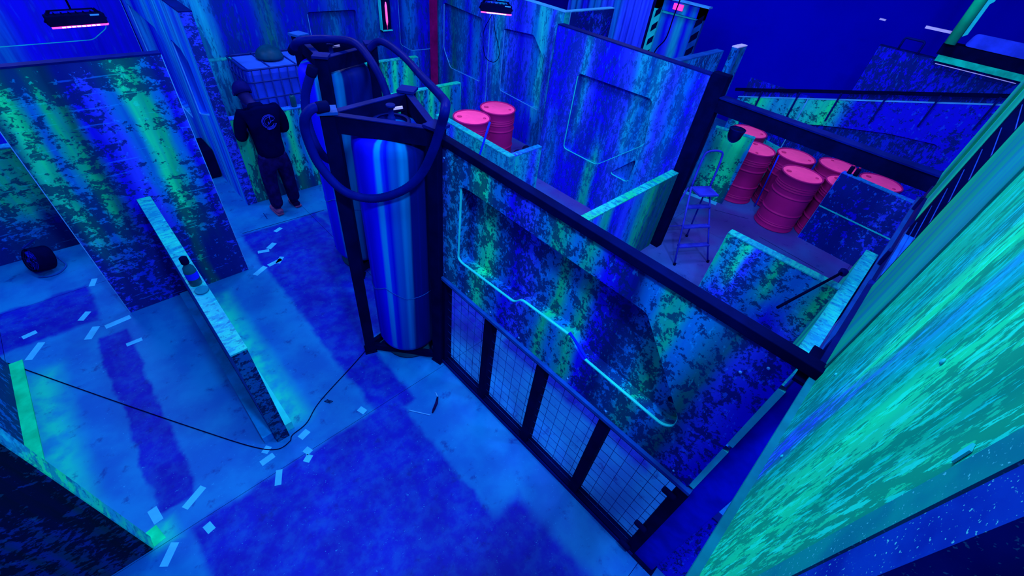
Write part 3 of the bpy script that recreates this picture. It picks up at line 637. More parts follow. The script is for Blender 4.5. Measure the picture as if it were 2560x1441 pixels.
# ------------------------------------------------------------------ tanks in triangular frames
def tank(label, posts, centre, r, ztop, group, zbot=.12, plates=True):
    t = thing('framed_tank', label, 'tank', (centre[0], centre[1], 0), 0, group)
    P = [Vector((p[0] - centre[0], p[1] - centre[1], 0)) for p in posts]
    prof = [(.04, zbot - .02), (r * .72, zbot), (r * .93, zbot + .035), (r, zbot + .09), (r, .84)]
    MB().lathe(prof + [(r, .845)], 40, cap1=False).build('tank_lower_shell', M['tank'], t)
    MB().lathe([(r, .845), (r, ztop - .10), (r * .97, ztop - .05), (r * .88, ztop - .015), (r * .70, ztop), (.12, ztop + .008)], 40, cap0=False).build('tank_upper_shell', M['tank'], t)
    # stepped seam between the two skins
    sm = MB(); n = 60; pts = []
    for k in range(n):
        a = 2 * PI * k / n; s_ = ((k / n * 3) % 1)
        z = .845 + (.0 if s_ < .45 else .10 * (s_ - .45) / .25 if s_ < .7 else .10 * (1 - (s_ - .7) / .3))
        pts.append((math.cos(a) * (r + .002), math.sin(a) * (r + .002), z))
    sm.tube(pts, .003, 6, closed=True).build('skin_seam', M['bluesteel'], t)
    MB().lathe([(.10, ztop), (.125, ztop), (.125, ztop + .05), (.10, ztop + .05)], 28, cap0=False, cap1=False).build('collar', M['darkblue'], t)
    v = MB().lathe([(.025, ztop), (.025, ztop + .07), (.018, ztop + .075), (.018, ztop + .13), (.03, ztop + .135), (.03, ztop + .15)], 14).build('valve', M['darkblue'], t)
    MB().bar((0, 0, ztop + .12), (.07, -.03, ztop + .13), .014).build('valve_lever', M['white'], v)
    MB().lathe([(r * .5, .0), (r * .85, .012), (r * .85, .03), (r * .4, .05)], 24).build('foot_disc', plain('grey_green_foot', (.0, .03, .10)), t)
    for p in P:
        a = math.atan2(p.y, p.x)
        m = Matrix.Translation((p.x, p.y, 0)) @ Matrix.Rotation(a, 4, 'Z')
        MB().box(-.045, .045, -.045, .045, 0, 2.30, m).build('post', M['black'], t, bevel=.004)
        MB().box(-.06, .06, -.06, .06, 2.30, 2.318, m).build('corner_plate', M['bluesteel'] if p is P[0] else M['darkblue'], t)  # first plate lighter: the light on it is put into the steel colour
        MB().box(-.055, .055, -.055, .055, 0, .012, m).build('foot_plate', M['black'], t)
    for i in range(3):
        a, b_ = P[i], P[(i + 1) % 3]
        MB().bar((a.x, a.y, 2.235), (b_.x, b_.y, 2.235), .045, .11).build('top_rail', M['black'], t)
        MB().bar((a.x, a.y, 2.292), (b_.x, b_.y, 2.292), .05, .006).build('rail_cap', M['darkblue'], t)
        MB().bar((a.x, a.y, .07), (b_.x, b_.y, .07), .04, .06).build('bottom_rail', M['black'], t)
    return t
TG = 'framed tanks'
tank('front blue brushed tank in triangular black frame, big hose looped across it', [(1.10, 2.63), (1.545, 2.12), (1.74, 2.72)], (1.46, 2.49), .275, 2.18, TG)
tank('rear blue brushed tank in triangular black frame, behind the front one', [(1.66, 4.26), (2.10, 3.82), (1.56, 3.64)], (1.78, 3.93), .30, 2.16, TG)
def hose(label, pts, r, ridged=True):
    p = spline(pts, 12); m = MB()
    rr = [r * (1 + (.05 if (i % 2) else -.02)) for i in range(len(p))] if ridged else r
    # denser rings for the ribs
    q = []
    for a, b_ in zip(p, p[1:]): q += [a, (a + b_) / 2]
    q.append(p[-1]); rr = [r * (1.035 if i % 2 else .975) for i in range(len(q))] if ridged else r
    root = thing('ribbed_hose', label, 'hose', tuple(p[0]))
    o = m.tube(q, rr, 14).build('hose_body', M['rubber'], root); o.data.transform(Matrix.Translation(-p[0]))
    for e, d in ((p[0], p[1] - p[0]), (p[-1], p[-2] - p[-1])):
        mt = Matrix.Translation(e - p[0]) @ d.to_track_quat('Z', 'Y').to_matrix().to_4x4()
        MB().lathe([(r * 1.1, -.03), (r * 1.22, -.025), (r * 1.22, .035), (r * 1.08, .045)], 14, mt).build('hose_coupling', M['black'], root)
    return root
hose('thick ribbed hose looping from the rear tank down across the front tank', [(2.02, 3.78, 2.26), (2.10, 3.66, 2.36), (2.06, 3.28, 2.36), (1.93, 2.80, 2.34), (1.72, 2.28, 2.39), (1.50, 1.97, 2.47), (1.475, 1.975, 2.38), (1.44, 2.01, 2.22), (1.387, 2.081, 2.035), (1.299, 2.187, 1.897), (1.173, 2.337, 1.813), (1.054, 2.479, 1.839), (.971, 2.578, 1.999), (.943, 2.611, 2.177), (.95, 2.607, 2.288), (1.0, 2.60, 2.345), (1.07, 2.60, 2.345)], .028)
hose('dark hose arching over the top of the rear tank', [(1.51, 4.06, 2.25), (1.52, 3.96, 2.33), (1.62, 3.92, 2.352), (1.76, 3.86, 2.355), (1.86, 3.62, 2.37), (1.84, 3.30, 2.26), (1.83, 3.14, 2.08), (1.80, 3.02, 1.86), (1.66, 2.86, 1.74), (1.56, 2.76, 1.72)], .03)
hose('dark hose bulging out on the left side of the rear tank', [(1.46, 3.62, 2.22), (1.38, 3.66, 2.02), (1.34, 3.62, 1.80), (1.36, 3.55, 1.60), (1.46, 3.60, 1.47), (1.60, 3.70, 1.42)], .034)

# ------------------------------------------------------------------ drums
def barrel(label, loc, rz, group):
    t = thing('steel_drum', label, 'barrel', loc, rz, group)
    r, h = .283, .86
    prof = [(r - .012, 0), (r + .004, .004), (r + .006, .016), (r - .004, .026)]
    def rib(z, d=.009, w_=.016): return [(r - .004, z - w_ - .010), (r - .004, z - w_), (r + d * .6, z - w_ * .5), (r + d, z), (r + d * .6, z + w_ * .5), (r - .004, z + w_), (r - .004, z + w_ + .009)]
    prof += [(r - .004, .06)]
    for z in (.085, .12): prof += rib(z, .001, .008)
    prof += rib(.285, .010) + rib(.565, .010)
    for z in (.66, .695, .73): prof += rib(z, .001, .008)
    prof += [(r - .004, h - .028), (r + .005, h - .018), (r + .007, h - .006), (r + .002, h), (r - .012, h - .002), (r - .014, h - .014)]
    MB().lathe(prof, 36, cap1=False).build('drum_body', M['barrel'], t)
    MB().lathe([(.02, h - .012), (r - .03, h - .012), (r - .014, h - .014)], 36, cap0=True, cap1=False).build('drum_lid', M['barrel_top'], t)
    MB().lathe([(.036, h - .012), (.036, h - .004), (.026, h - .003), (.024, h - .009)], 14, Matrix.Translation((.185, .02, 0))).build('bung', M['bung'], t)
    MB().lathe([(.022, h - .012), (.022, h - .005), (.012, h - .004)], 12, Matrix.Translation((-.195, .0, 0))).build('vent_plug', M['bung'], t)
    return t
B0 = barrel('pink steel drum nearer the cyan low wall, left of the pair', (4.27, 4.95, 0), 2.4, 'pink drums in the left bay')
dup(B0, (4.88, 5.03, 0), 2.3, 'pink steel drum by the chamfered panel, right of the left pair', 'pink drums in the left bay')
GR = 'pink drums in the right room'
for loc, rz, lab in (((7.22, .98, 0), 1.9, 'nearest pink drum of the right room, standing alone at the front'), ((7.50, 1.79, 0), .4, 'pink drum half hidden by the notched green panel'),
                     ((7.83, 1.28, 0), 1.7, 'pink drum in the middle just behind the nearest one'), ((8.10, .72, 0), 3.9, 'pink drum behind the left end of the dark blue low wall'),
                     ((7.50, .44, 0), 1.0, 'pink drum mostly hidden by the corner of the dark blue low wall'), ((8.10, .13, 0), 1.2, 'rightmost pink drum, only its lid over the dark blue low wall'),
                     ((8.12, 2.17, 0), 2.0, 'rearmost pink drum, only its lid showing beside the notched panel')):
    dup(B0, loc, rz, lab, GR)
# black bottles and bucket in the right room
for i in range(2):
    t = thing('spray_can', ('left' if i == 0 else 'right') + ' of two small dark cans with pink tops on the dark blue low wall', 'can', (7.215, .49 - .075 * i, 1.0905), 0, 'small dark cans')
    MB().lathe([(.028, 0), (.028, .085), (.022, .098), (.014, .103)], 16).build('can_body', M['black'], t)
    MB().lathe([(.013, .1035), (.016, .105), (.016, .125), (.010, .13)], 12).build('can_cap', M['bung'], t)
bk = thing('waste_bin', 'tall dark round bin behind the notch of the green panel', 'bin', (7.19, 2.095, 0), RF + .25)
MB().lathe([(.085, 0), (.10, .02), (.115, 1.10), (.12, 1.105), (.12, 1.12), (.11, 1.12)], 22, cap1=False).build('bin_body', M['darkblue'], bk)
MB().lathe([(.02, 1.09), (.112, 1.09)], 22, cap0=True, cap1=False).build('bin_liner', M['bag'], bk)
# blue hose/rod beside the drum, heap of black bags
tag(MB().tube([(3.37, 3.86, .55), (3.44, 3.66, 1.40)], .013, 10).build('blue_rod', M['rodblue']), 'bright blue rod leaning on the cyan low wall by the left drums', 'rod')
tag(MB().tube([(7.46, 1.38, .02), (7.56, 1.46, .86)], .011, 10).build('blue_rod', M['rodblue']), 'bright blue rod between two pink drums of the right room', 'rod')
hb = MB()
for i in range(9):
    a = i * 2.4; rr = .10 + .05 * ((i * 37) % 5) / 5
    mt = Matrix.Translation((.17 * math.cos(a) * (i % 3) / 2, .15 * math.sin(a), .10 + .07 * (i % 3))) @ Matrix.Scale(1, 4)
    ps = [(rr * math.sin(PI * k / 8) + .001, -rr * math.cos(PI * k / 8) * .9) for k in range(9)]
    hb.lathe(ps, 10, mt)
o = tag(hb.build('rubbish_bag', M['bag']), 'lumpy black rubbish bag against the right drum of the left pair', 'bag'); o.location = (5.14, 4.60, .0); o.scale = (.72, .72, .85)

# ------------------------------------------------------------------ stepladder
ld = thing('stepladder', 'blue-lit aluminium stepladder with top loop standing in the right room', 'ladder', (5.15, 1.50, 0))
A = [Vector((-.27, -.08, 0)), Vector((.18, -.34, 0))]       # front feet
Bk = [Vector((.06, .42, 0)), Vector((.50, .16, 0))]          # rear feet
T = [Vector((-.06, .20, .98)), Vector((.17, .06, .98))]     # platform
Lp = [Vector((-.02, .23, 1.38)), Vector((.20, .09, 1.38))]
for i in range(2):
    MB().tube([A[i], T[i]], .012, 8).build('front_rail', M['alu'], ld)
    MB().tube([Bk[i], T[i] + Vector((.03, .04, -.05))], .011, 8).build('rear_leg', M['alu'], ld)
    MB().lathe([(.018, 0), (.018, .03), (.012, .035)], 10, Matrix.Translation(A[i])).build('rubber_foot', M['black'], ld)
    MB().lathe([(.018, 0), (.018, .03), (.012, .035)], 10, Matrix.Translation(Bk[i])).build('rubber_foot', M['black'], ld)
loop = spline([T[0], T[0].lerp(Lp[0], .8), Lp[0].lerp(Lp[1], .15) + Vector((0, 0, .03)), Lp[1].lerp(Lp[0], .15) + Vector((0, 0, .03)), T[1].lerp(Lp[1], .8), T[1]], 6)
MB().tube(loop, .013, 8).build('hand_loop', M['alu'], ld)
for k in range(1, 4):
    f = k / 4.0; a = A[0].lerp(T[0], f); b_ = A[1].lerp(T[1], f)
    MB().bar(a, b_, .07, .018).build('tread', M['alu'], ld)
pa, pb = T[0] + Vector((0, 0, -.0)), T[1]
MB().bar(pa + Vector((-.05, -.08, -.02)), pb + Vector((-.05, -.08, -.02)), .22, .02).build('platform', M['alu'], ld)
MB().tube([Bk[0].lerp(T[0], .25), Bk[1].lerp(T[1], .25)], .008, 8).build('rear_brace', M['alu'], ld)

# ------------------------------------------------------------------ caged tote (IBC) with a dome on its lid
ib = thing('caged_tote', 'white plastic tote in a tube cage against the back wall', 'container', (1.84, 6.80, 0))
w_, d_, zt = 1.0, .72, 1.28
o = MB().box(.03, w_ - .03, .03, d_ - .03, .16, zt - .02).build('plastic_tank', M['pvc'], ib, bevel=.06)
MB().box(.06, w_ - .06, .06, d_ - .06, zt - .021, zt - .004).build('lid_panel', M['pvc_top'], ib, bevel=.006)
for z in (.18, .42, .66, .90, 1.12, zt):
    ring = rounded([(0, 0), (w_, 0), (w_, d_), (0, d_)], .08, 4)
    MB().tube([(p[0], p[1], z) for p in ring], .010 if z < zt else .014, 8, closed=True).build('cage_hoop', M['cage'], ib)
for k in range(8):
    x = .08 + k * (w_ - .16) / 7
    for y in (0, d_): MB().tube([(x, y, .1), (x, y, zt)], .009, 8).build('cage_upright', M['cage'], ib)
for k in range(5):
    y = .1 + k * (d_ - .2) / 4
    for x in (0, w_): MB().tube([(x, y, .1), (x, y, zt)], .009, 8).build('cage_upright', M['cage'], ib)
for x in (.34, .70): MB().tube([(x, 0, zt + .002), (x, d_, zt + .002)], .011, 8).build('cage_top_bar', M['cage'], ib)
for x in (.1, .5, .9): MB().box(x - .06, x + .06, 0, d_, 0, .1).build('pallet_foot', M['cage'], ib)
MB().box(0, w_, 0, d_, .1, .14).build('pallet_deck', M['cage'], ib)
dm = tag(MB().lathe([(.185 * math.cos(a), .16 * math.sin(a)) for a in [PI / 2 * k / 9 for k in range(9)]] + [(.012, .16)], 28).build('half_dome', plain('grey_green_dome', (.0, .03, .11), .45, .3)), 'grey green half dome lying on the caged tote', 'dome')
dm.location = (2.33, 7.20, zt + .016)

# ------------------------------------------------------------------ lamps
def flood(label, loc, rz, tilt, wd=.50):
    t = thing('flood_light', label, 'lamp', loc, rz, 'ultraviolet flood lights')
    R = Matrix.Rotation(tilt, 4, 'X')
    MB().box(-wd / 2, wd / 2, -.07, .06, 0, .10, R).build('housing', M['black'], t, bevel=.01)
    for k in range(8): MB().box(-wd / 2 + .03 + k * (wd - .06) / 7 - .004, -wd / 2 + .03 + k * (wd - .06) / 7 + .004, -.06, .05, .10, .112, R).build('cooling_fin', M['black'], t)
    MB().box(-wd / 2 + .01, wd / 2 - .01, -.074, -.05, -.016, -.001, R).build('lens', M['led'], t)
    MB().box(wd / 2 - .022, wd / 2 + .003, -.05, .06, -.014, -.001, R).build('lens', M['led'], t)
    for k in range(8): MB().box(-wd / 2 + .09 + k * (wd - .16) / 8, -wd / 2 + .12 + k * (wd - .16) / 8, -.079, -.073, -.014, -.002, R).build('led_chip', M['led_hot'], t)
    for s in (-1, 1): MB().bar((s * (wd / 2 + .010), 0, .03), (s * (wd / 2 - .06), .03, .13), .01, .03).build('bracket', M['black'], t)
    MB().bar((-wd / 2 + .06, .03, .13), (wd / 2 - .06, .03, .13), .03, .01).build('bracket', M['black'], t)
    MB().tube([(0, .03, .13), (0, .03, 4.9 - loc[2])], .010, 8).build('drop_pole', M['black'], t)
    MB().box(.12, .2, -.0735, -.0702, .08, .094, R).build('sticker', M['blue_edge'], t)
    return t
flood('black flood light with glowing pink edge over the left panel', (.41, 7.05, 1.86), .10, -.05)
f2 = flood('black flood light with glowing pink edge high over the right back panel', (4.85, 5.2, 2.14), -.7, -.1, .44)
MB().tube(spline([(-.06, -.1, -.02), (-.16, -.1, -.25), (-.12, -.1, -.55), (.02, -.1, -.62), (.09, -.1, -.5), (.0, -.1, -.2), (-.03, -.1, -.02)], 8), .005, 6).build('cable_loop', M['black'], f2)
nl_ = thing('niche_lamp', 'small pink lamp in a cyan-edged dark niche on the back wall', 'lamp', (4.69, 7.93, 1.35))
MB().box(-.10, .10, -.03, .0, -.02, .62).build('niche_back', M['black'], nl_)
MB().box(-.115, -.10, -.07, .0, -.03, .62).build('niche_edge', M['cyan_edge'], nl_); MB().box(-.115, .10, -.07, .0, -.03, -.015).build('niche_edge', M['cyan_edge'], nl_)
MB().lathe([(.008, .06), (.02, .12), (.02, .36), (.008, .42)], 12, Matrix.Translation((0, -.06, 0))).build('lamp_tube', M['lamp_pink'], nl_)
MB().tube([(0, -.06, -.02), (0, -.06, .08)], .008, 6).build('lamp_cord', M['bung'], nl_)
rp = thing('post_in_red_light', 'square post lit red in the back corner left of the first cut-out panel', 'post', (5.66, 7.80, 0))
MB().box(-.055, .055, -.05, .05, .02, 2.6).build('shaft', M['red_lit'], rp); MB().box(-.075, .075, -.07, .07, 0, .02).build('foot_plate', M['red_lit'], rp)

# ------------------------------------------------------------------ far corner: corrugated sheet, hazard door frame
cs = thing('corrugated_sheet', 'upright blue corrugated sheet wall in the far background', 'sheet', (9.4, 7.6, 0), RF)
m_ = MB(); nn = 96; LW = 2.2; fr_ = []; 
for i in range(nn + 1):
    x = LW * i / nn; y = .035 * math.sin(x / LW * 2 * PI * 13)
    fr_.append((m_.bm.verts.new((x, y, 0)), m_.bm.verts.new((x, y, 3.2)), m_.bm.verts.new((x, y + .006, 0)), m_.bm.verts.new((x, y + .006, 3.2))))
for a, b_ in zip(fr_, fr_[1:]):
    for q in ((0, 1), (2, 3)):
        f = m_.bm.faces.new((a[q[0]], b_[q[0]], b_[q[1]], a[q[1]])); f.smooth = True
    m_.bm.faces.new((a[1], b_[1], b_[3], a[3]))
m_.build('ribbed_sheet', P_corr, cs, recalc=False)
MB().box(-.02, LW, .05, .10, 0, 3.2).build('backing_board', M['darkblue'], cs)
hd = thing('hazard_doorway', 'door surround with hazard striped jambs and a red lamp, far back', 'doorway', (9.4, 5.30, 0), RF)
MB().box(.17, .95, .0, .03, 0, 1.98).build('door_leaf', P_door, hd)
MB().box(0, .17, -.06, .02, 0, 2.2).build('jamb', M['cyan_edge'], hd)
MB().box(.95, 1.10, -.06, .02, 0, 2.2).build('jamb', M['bluesteel'], hd)
MB().box(0, 1.1, -.06, .02, 2.0, 2.2).build('lintel', P_door, hd)
MB().box(-.06, 1.16, -.12, .02, 2.2, 2.23).build('head_cap', M['blue_edge'], hd)
MB().prism(rounded([(.18, 1.95), (.94, 1.97), (.94, 2.0), (.18, 2.0)], .01), [], -.03, -.001).build('door_head_edge', M['cyan_edge'], hd)
for k in range(7):
    z = .28 + k * .26
    MB().prism([(.055, z), (.165, z + .10), (.165, z + .22), (.055, z + .12)], [], -.064, -.0605).build('hazard_stripe', M['black'], hd)
    MB().prism([(.96, z), (1.09, z + .12), (1.09, z + .25), (.96, z + .13)], [], -.064, -.0605).build('hazard_stripe', M['black'], hd)
MB().box(.42, .62, -.10, -.062, 2.06, 2.16).build('red_lamp', M['lamp_red'], hd)
tag(MB().tube(spline([(9.0, 4.63, 4.85), (9.0, 4.62, 2.6), (9.02, 4.66, 2.0), (9.05, 4.70, 1.6), (9.0, 4.82, 1.35), (8.98, 4.86, .9), (9.0, 4.85, .02)], 6), .012, 6).build('hanging_cable', M['black']), 'dark cable hanging in front of the hazard doorway', 'cable')

# ------------------------------------------------------------------ far right: drum room back wall, ramp with handrail, upper deck
board_wall('tall_panel', 'rough dark blue wall panel behind the ramp at upper right', 'wall panel', (8.75, 1.22, 0), RF, 2.3, 2.36, .1, P_far, cap=M['darkblue'])
rm = thing('ramp', 'rising ramp with sprayed green side and dark handrail behind the right drums', 'ramp', (8.6, 2.75, 0), RF)
top = lambda x: 1.16 + .285 * x
MB().prism([(0, 0), (3.3, 0), (3.3, top(3.3)), (0, top(0))], [rounded([(.20, .72), (.18, 1.0), (.9, 1.03), (1.55, 1.20), (2.30, 1.36), (2.9, 1.42), (2.95, 1.05), (2.85, .60), (2.6, .45)], .05)], 0, .04).build('side_board', P_ramp, rm)
MB().box(.05, 3.2, .041, .053, .1, 1.5).build('recessed_board', P_far, rm)
MB().bar((0, .02, top(0) + .008), (3.3, .02, top(3.3) + .008), .05, .014, up=(0, 0, 1)).build('edge_strip', M['blue_edge'], rm)
MB().bar((-.1, .02, top(0) + .10), (3.3, .02, top(3.3) + .115), .05, .045, up=(0, 0, 1)).build('handrail', M['black'], rm)
for k in range(6):
    x = .35 + k * .55
    MB().bar((x, -.012, top(x) - .32), (x + .0, -.012, top(x) + .11), .045, .022, up=(1, 0, 0)).build('rail_bracket', M['darkblue'], rm)
MB().box(1.05, 1.065, -.004, 0, .6, top(1.05)).build('seam_strip', M['blue_edge'], rm)
MB().bar((.75, -.008, .85), (.95, -.008, 1.05), .012, .012).build('seam_strip', M['blue_edge'], rm)
lf = thing('lifting_frame', 'small dark open rectangular frame on top of the upper right panel', 'frame', (8.66, .98, 2.36), RF)
MB().tube(rounded([(0, 0), (0, .155), (.24, .155), (.24, 0)], .03)[4:16] and [(p[0], 0, p[1]) for p in ([(0, 0)] + rounded([(0, 0), (0, .155), (.24, .155), (.24, 0)], .03)[5:15] + [(.24, 0)])], .014, 8).build('frame_tube', M['darkblue'], lf)
ud = thing('upper_deck', 'distant upper deck edge with green strip and light blue window band', 'deck', (8.6, .52, 0), RF)
MB().box(0, 1.6, 0, .12, 2.35, 2.424).build('green_fascia', plain('sprayed_green_fascia', (0, .46, .36), .5, .2, vary=.3, scale=9), ud)
MB().box(-.03, 1.6, 0, .3, 2.425, 2.56).build('edge_beam', M['black'], ud)
MB().prism(rounded([(.18, 2.57), (1.6, 2.57), (1.6, 2.72), (.22, 2.72)], .04), [], .02, .05).build('window_band', plain('pale_blue_panel', (.01, .04, .85), .4, .3), ud)
MB().box(.03, .9, -.01, 0.0, 2.318, 2.326).build('light_line', M['white'], ud)
MB().box(-.32, .10, .02, .06, 2.66, 2.69).build('pale_shelf', M['white'], ud)
MB().box(0.17, 1.6, .13, .9, 2.37, 2.42).build('deck_floor', M['darkblue'], ud)
up_ = thing('upper_post', 'green upright post with cyan edge on the distant upper deck', 'post', (8.6, .45, 2.565), RF)
MB().tube([(-.03, -.06, 0), (-.03, -.06, 1.2)], .062, 14).build('post_tube', M['fluor_green'], up_)
MB().prism([(.035, .10), (.075, .13), (.075, .46), (.10, .49), (.10, .56), (.075, .60), (.075, 1.2), (.035, 1.2)], [], -.08, -.04).build('edge_flange', M['cyan_edge'], up_)
tag(MB().box(8.9, 8.94, 1.35, 1.43, 2.62, 2.64).build('wall_clip', M['white']), 'tiny white clip on the dark wall at upper right', 'clip')

# ------------------------------------------------------------------ loose things
# drum fan lying in the left alley
fn = thing('drum_fan', 'black round drum fan on a bent tube stand in the left alley', 'fan', (-.90, 5.60, 0), .0); fn.scale = (.74, .74, .74)
FM = Matrix.Translation((0, 0, .205)) @ Matrix.Rotation(.45, 4, 'Z') @ Matrix.Rotation(1.92, 4, 'Y')
MB().lathe([(.15, -.09), (.165, -.10), (.17, -.08), (.165, 0), (.17, .08), (.165, .10), (.15, .09), (.145, 0)], 30, FM, cap0=False, cap1=False).build('fan_drum', M['black'], fn)
MB().lathe([(.005, -.05), (.145, -.05)], 26, FM, cap0=True, cap1=False).build('fan_back', plain('blue_fan_inside', (0, .012, .55), .5, .1), fn)
g_ = MB()
for rr in (.05, .09, .13): g_.tube([FM @ Vector((rr * math.cos(2 * PI * k / 24), rr * math.sin(2 * PI * k / 24), -.095)) for k in range(24)], .003, 5, closed=True)
for k in range(8): g_.tube([FM @ Vector((.02 * math.cos(PI * k / 4), .02 * math.sin(PI * k / 4), -.095)), FM @ Vector((.155 * math.cos(PI * k / 4), .155 * math.sin(PI * k / 4), -.095))], .003, 5)
g_.build('fan_grille', M['darkblue'], fn)
for k in range(5):
    a = 2 * PI * k / 5
    MB().box(.02, .13, -.03, .03, -.003, .003, FM @ Matrix.Translation((0, 0, -.07)) @ Matrix.Rotation(a, 4, 'Z') @ Matrix.Rotation(.5, 4, 'X')).build('fan_blade', M['rodblue'], fn)
MB().lathe([(.03, -.085), (.035, -.06), (.03, .05)], 14, FM).build('fan_hub', M['black'], fn)
MB().tube(spline([(.12, .12, .20), (.18, .02, .06), (.19, -.04, .015), (.10, -.16, .012), (-.02, -.17, .012), (-.11, -.12, .012)], 6), .011, 8).build('stand_tube', M['bluesteel'], fn)
MB().bar((-.08, .08, .37), (.06, .20, .39), .02).build('carry_handle', M['cage'], fn)
# black case leaning at the side wall
kc = thing('speaker_case', 'black box standing on the floor against the streaked side wall', 'box', (1.0, 6.66, 0))
MB().box(-.10, .11, 0, .42, 0, .42).build('case_body', M['black'], kc, bevel=.012)
MB().box(-.104, -.10, .04, .38, .05, .30).build('case_grille', M['cloth'], kc); MB().tube([(-.02, .1, .43), (-.02, .14, .455), (-.02, .28, .455), (-.02, .32, .43)], .008, 6).build('case_handle', M['darkblue'], kc)
# bottle on the low wall
bt = thing('spray_bottle', 'dark bottle with dark cap and blue label on the low wall top', 'bottle', (.105, 3.055, 1.111))
MB().lathe([(.034, 0), (.039, .006), (.039, .12), (.034, .15), (.018, .175), (.018, .195)], 20).build('bottle_body', M['glassdark'], bt)
MB().lathe([(.024, .19), (.025, .195), (.025, .235), (.02, .24)], 16).build('bottle_cap', M['cloth'], bt)
MB().lathe([(.0395, .06), (.0395, .115)], 20, cap0=False, cap1=False).build('bottle_label', M['bluelabel'], bt)
tag(MB().lathe([(.042, 0), (.044, .002), (.044, .010), (.040, .012)], 22, Matrix.Translation((.112, 2.955, 1.1105))).build('jar_lid', plain('teal_jar_lid', (0, .10, .25), .5, .2)), 'flat teal lid lying in front of the bottle on the low wall', 'lid')
# thin rod and tool on the floor
tag(MB().tube([(1.0, 1.835, .006), (1.115, 1.675, .006)], .0045, 8).build('metal_rod', M['blue_edge']), 'short pale metal rod lying on the floor by the mesh', 'rod')
tl = thing('hand_tool', 'slim dark hand tool with pale tip lying on the floor by the mesh', 'tool', (1.14, 1.68, .008))
MB().tube([(0, 0, 0), (.03, .02, 0), (.085, .055, .004), (.13, .10, 0)], [.006, .012, .013, .007], 8).build('tool_handle', M['trouser'], tl)
MB().tube([(.13, .10, 0), (.145, .15, 0)], .005, 6).build('tool_tip', M['blue_edge'], tl)
# black cable across the floor
cb = spline([(-1.36, 4.45, .006), (-1.23, 4.23, .006), (-.78, 3.46, .006), (-.35, 2.74, .006), (-.10, 2.34, .006), (.03, 2.20, .006), (.13, 2.20, .006), (.17, 2.24, .006), (.30, 2.27, .006), (.47, 2.39, .006), (.87, 2.56, .006), (1.05, 2.64, .006)], 10)
cbr = thing('floor_cable', 'thin black cable running across the floor round the low wall end', 'cable', (0, 0, 0))
MB().tube(cb, .004, 6).build('cable_run', M['black'], cbr)
for k in range(3): MB().bar((.50 + .012 * k, 2.37, .008), (.53 + .012 * k, 2.32, .008), .004, .004).build('cable_tie', M['cloth'], cbr)
# pump bottles and clutter on the low wall behind the person
for x, y, h, r_, lab, mt in ((2.02, 5.79, .16, .035, 'dark bottle on the low wall right of the person', 'glassdark'), (2.14, 5.785, .09, .03, 'small pale jar on the low wall beside the rear tank', 'blue_edge')):
    t = thing('bottle', lab, 'bottle', (x, y, 1.121)); MB().lathe([(r_ * .9, 0), (r_, .005), (r_, h * .75), (r_ * .5, h * .9)], 14).build('bottle_body', M[mt], t); MB().lathe([(r_ * .55, h * .88), (r_ * .55, h), (r_ * .4, h * 1.02)], 12).build('bottle_cap', M['cage'], t)

# ------------------------------------------------------------------ person in black, back to the camera
def skin_mesh(name, verts, edges, radii, mat, parent, root=0, sub=2):
    me = bpy.data.meshes.new(name); me.from_pydata(verts, edges, []); me.update()
    o = bpy.data.objects.new(name, me); COL.objects.link(o)
    md = o.modifiers.new('skin', 'SKIN'); md.use_smooth_shade = True
    lay = me.skin_vertices[0] if me.skin_vertices else None
    if lay is None:
        bm = bmesh.new(); bm.from_mesh(me); bm.verts.layers.skin.verify(); bm.to_mesh(me); bm.free(); lay = me.skin_vertices[0]
    for i, r in enumerate(radii):
        r = r if isinstance(r, tuple) else (r, r)
        lay.data[i].radius = r; lay.data[i].use_root = (i == root)
    sb = o.modifiers.new('sub', 'SUBSURF'); sb.levels = sub; sb.render_levels = sub
    me.materials.append(mat); o.parent = parent; return o
pr = thing('person', 'person in black hoodie with round back print, head bowed, facing the low wall', 'person', (1.485, 5.35, 0), .05); pr.scale = (.97, .96, .955)
# skeleton (local: y forward = away from the camera)
V, Ed, Rd = [], [], []
def add(p, r, par=None):
    V.append(p); Rd.append(r)
    if par is not None: Ed.append((par, len(V) - 1))
    return len(V) - 1
pel = add((0, .02, .90), (.125, .10)); wst = add((0, .03, 1.06), (.12, .095), pel); chs = add((0, .045, 1.25), (.14, .10), wst); nck0 = add((-.01, .09, 1.37), (.075, .065), chs)
nck = add((-.03, .16, 1.42), .05, nck0); hd0 = add((-.05, .22, 1.475), (.075, .088), nck); hd1 = add((-.06, .25, 1.56), (.074, .086), hd0)
arms = {}
for s in (-1, 1):
    hp_ = add((s * .09, .01, .84), (.088, .088), pel); kn = add((s * .115, .03, .47), .058, hp_); an = add((s * .125, -.02 + (.05 if s > 0 else 0), .09), .042, kn)
    toe = add((s * .14, .10 + (.05 if s > 0 else 0), .04), (.038, .03), an)
    sh = add((s * .185, .06, 1.345), .062, chs); el = add((s * .255, .085, 1.07), .046, sh); wr = add((s * .135, .29, 1.05), .032, el); hn = add((s * .09, .345, 1.075), (.035, .024), wr)
    for k in range(4):
        a = -.02 + .013 * k
        f1 = add((s * .075 - s * .004 * k, .38 + .004 * k, 1.06 + .016 * k), .010, hn); f2_ = add((s * .05, .395, 1.06 + .016 * k), .009, f1); add((s * .028, .385 - (.004 * (k % 2)), 1.06 + .016 * k), .008, f2_)
    th = add((s * .075, .355, 1.115), .011, hn); add((s * .045, .375, 1.12), .009, th)
    arms[s] = (sh, el, wr)
skin_mesh('body', V, Ed, Rd, M['skin'], pr)
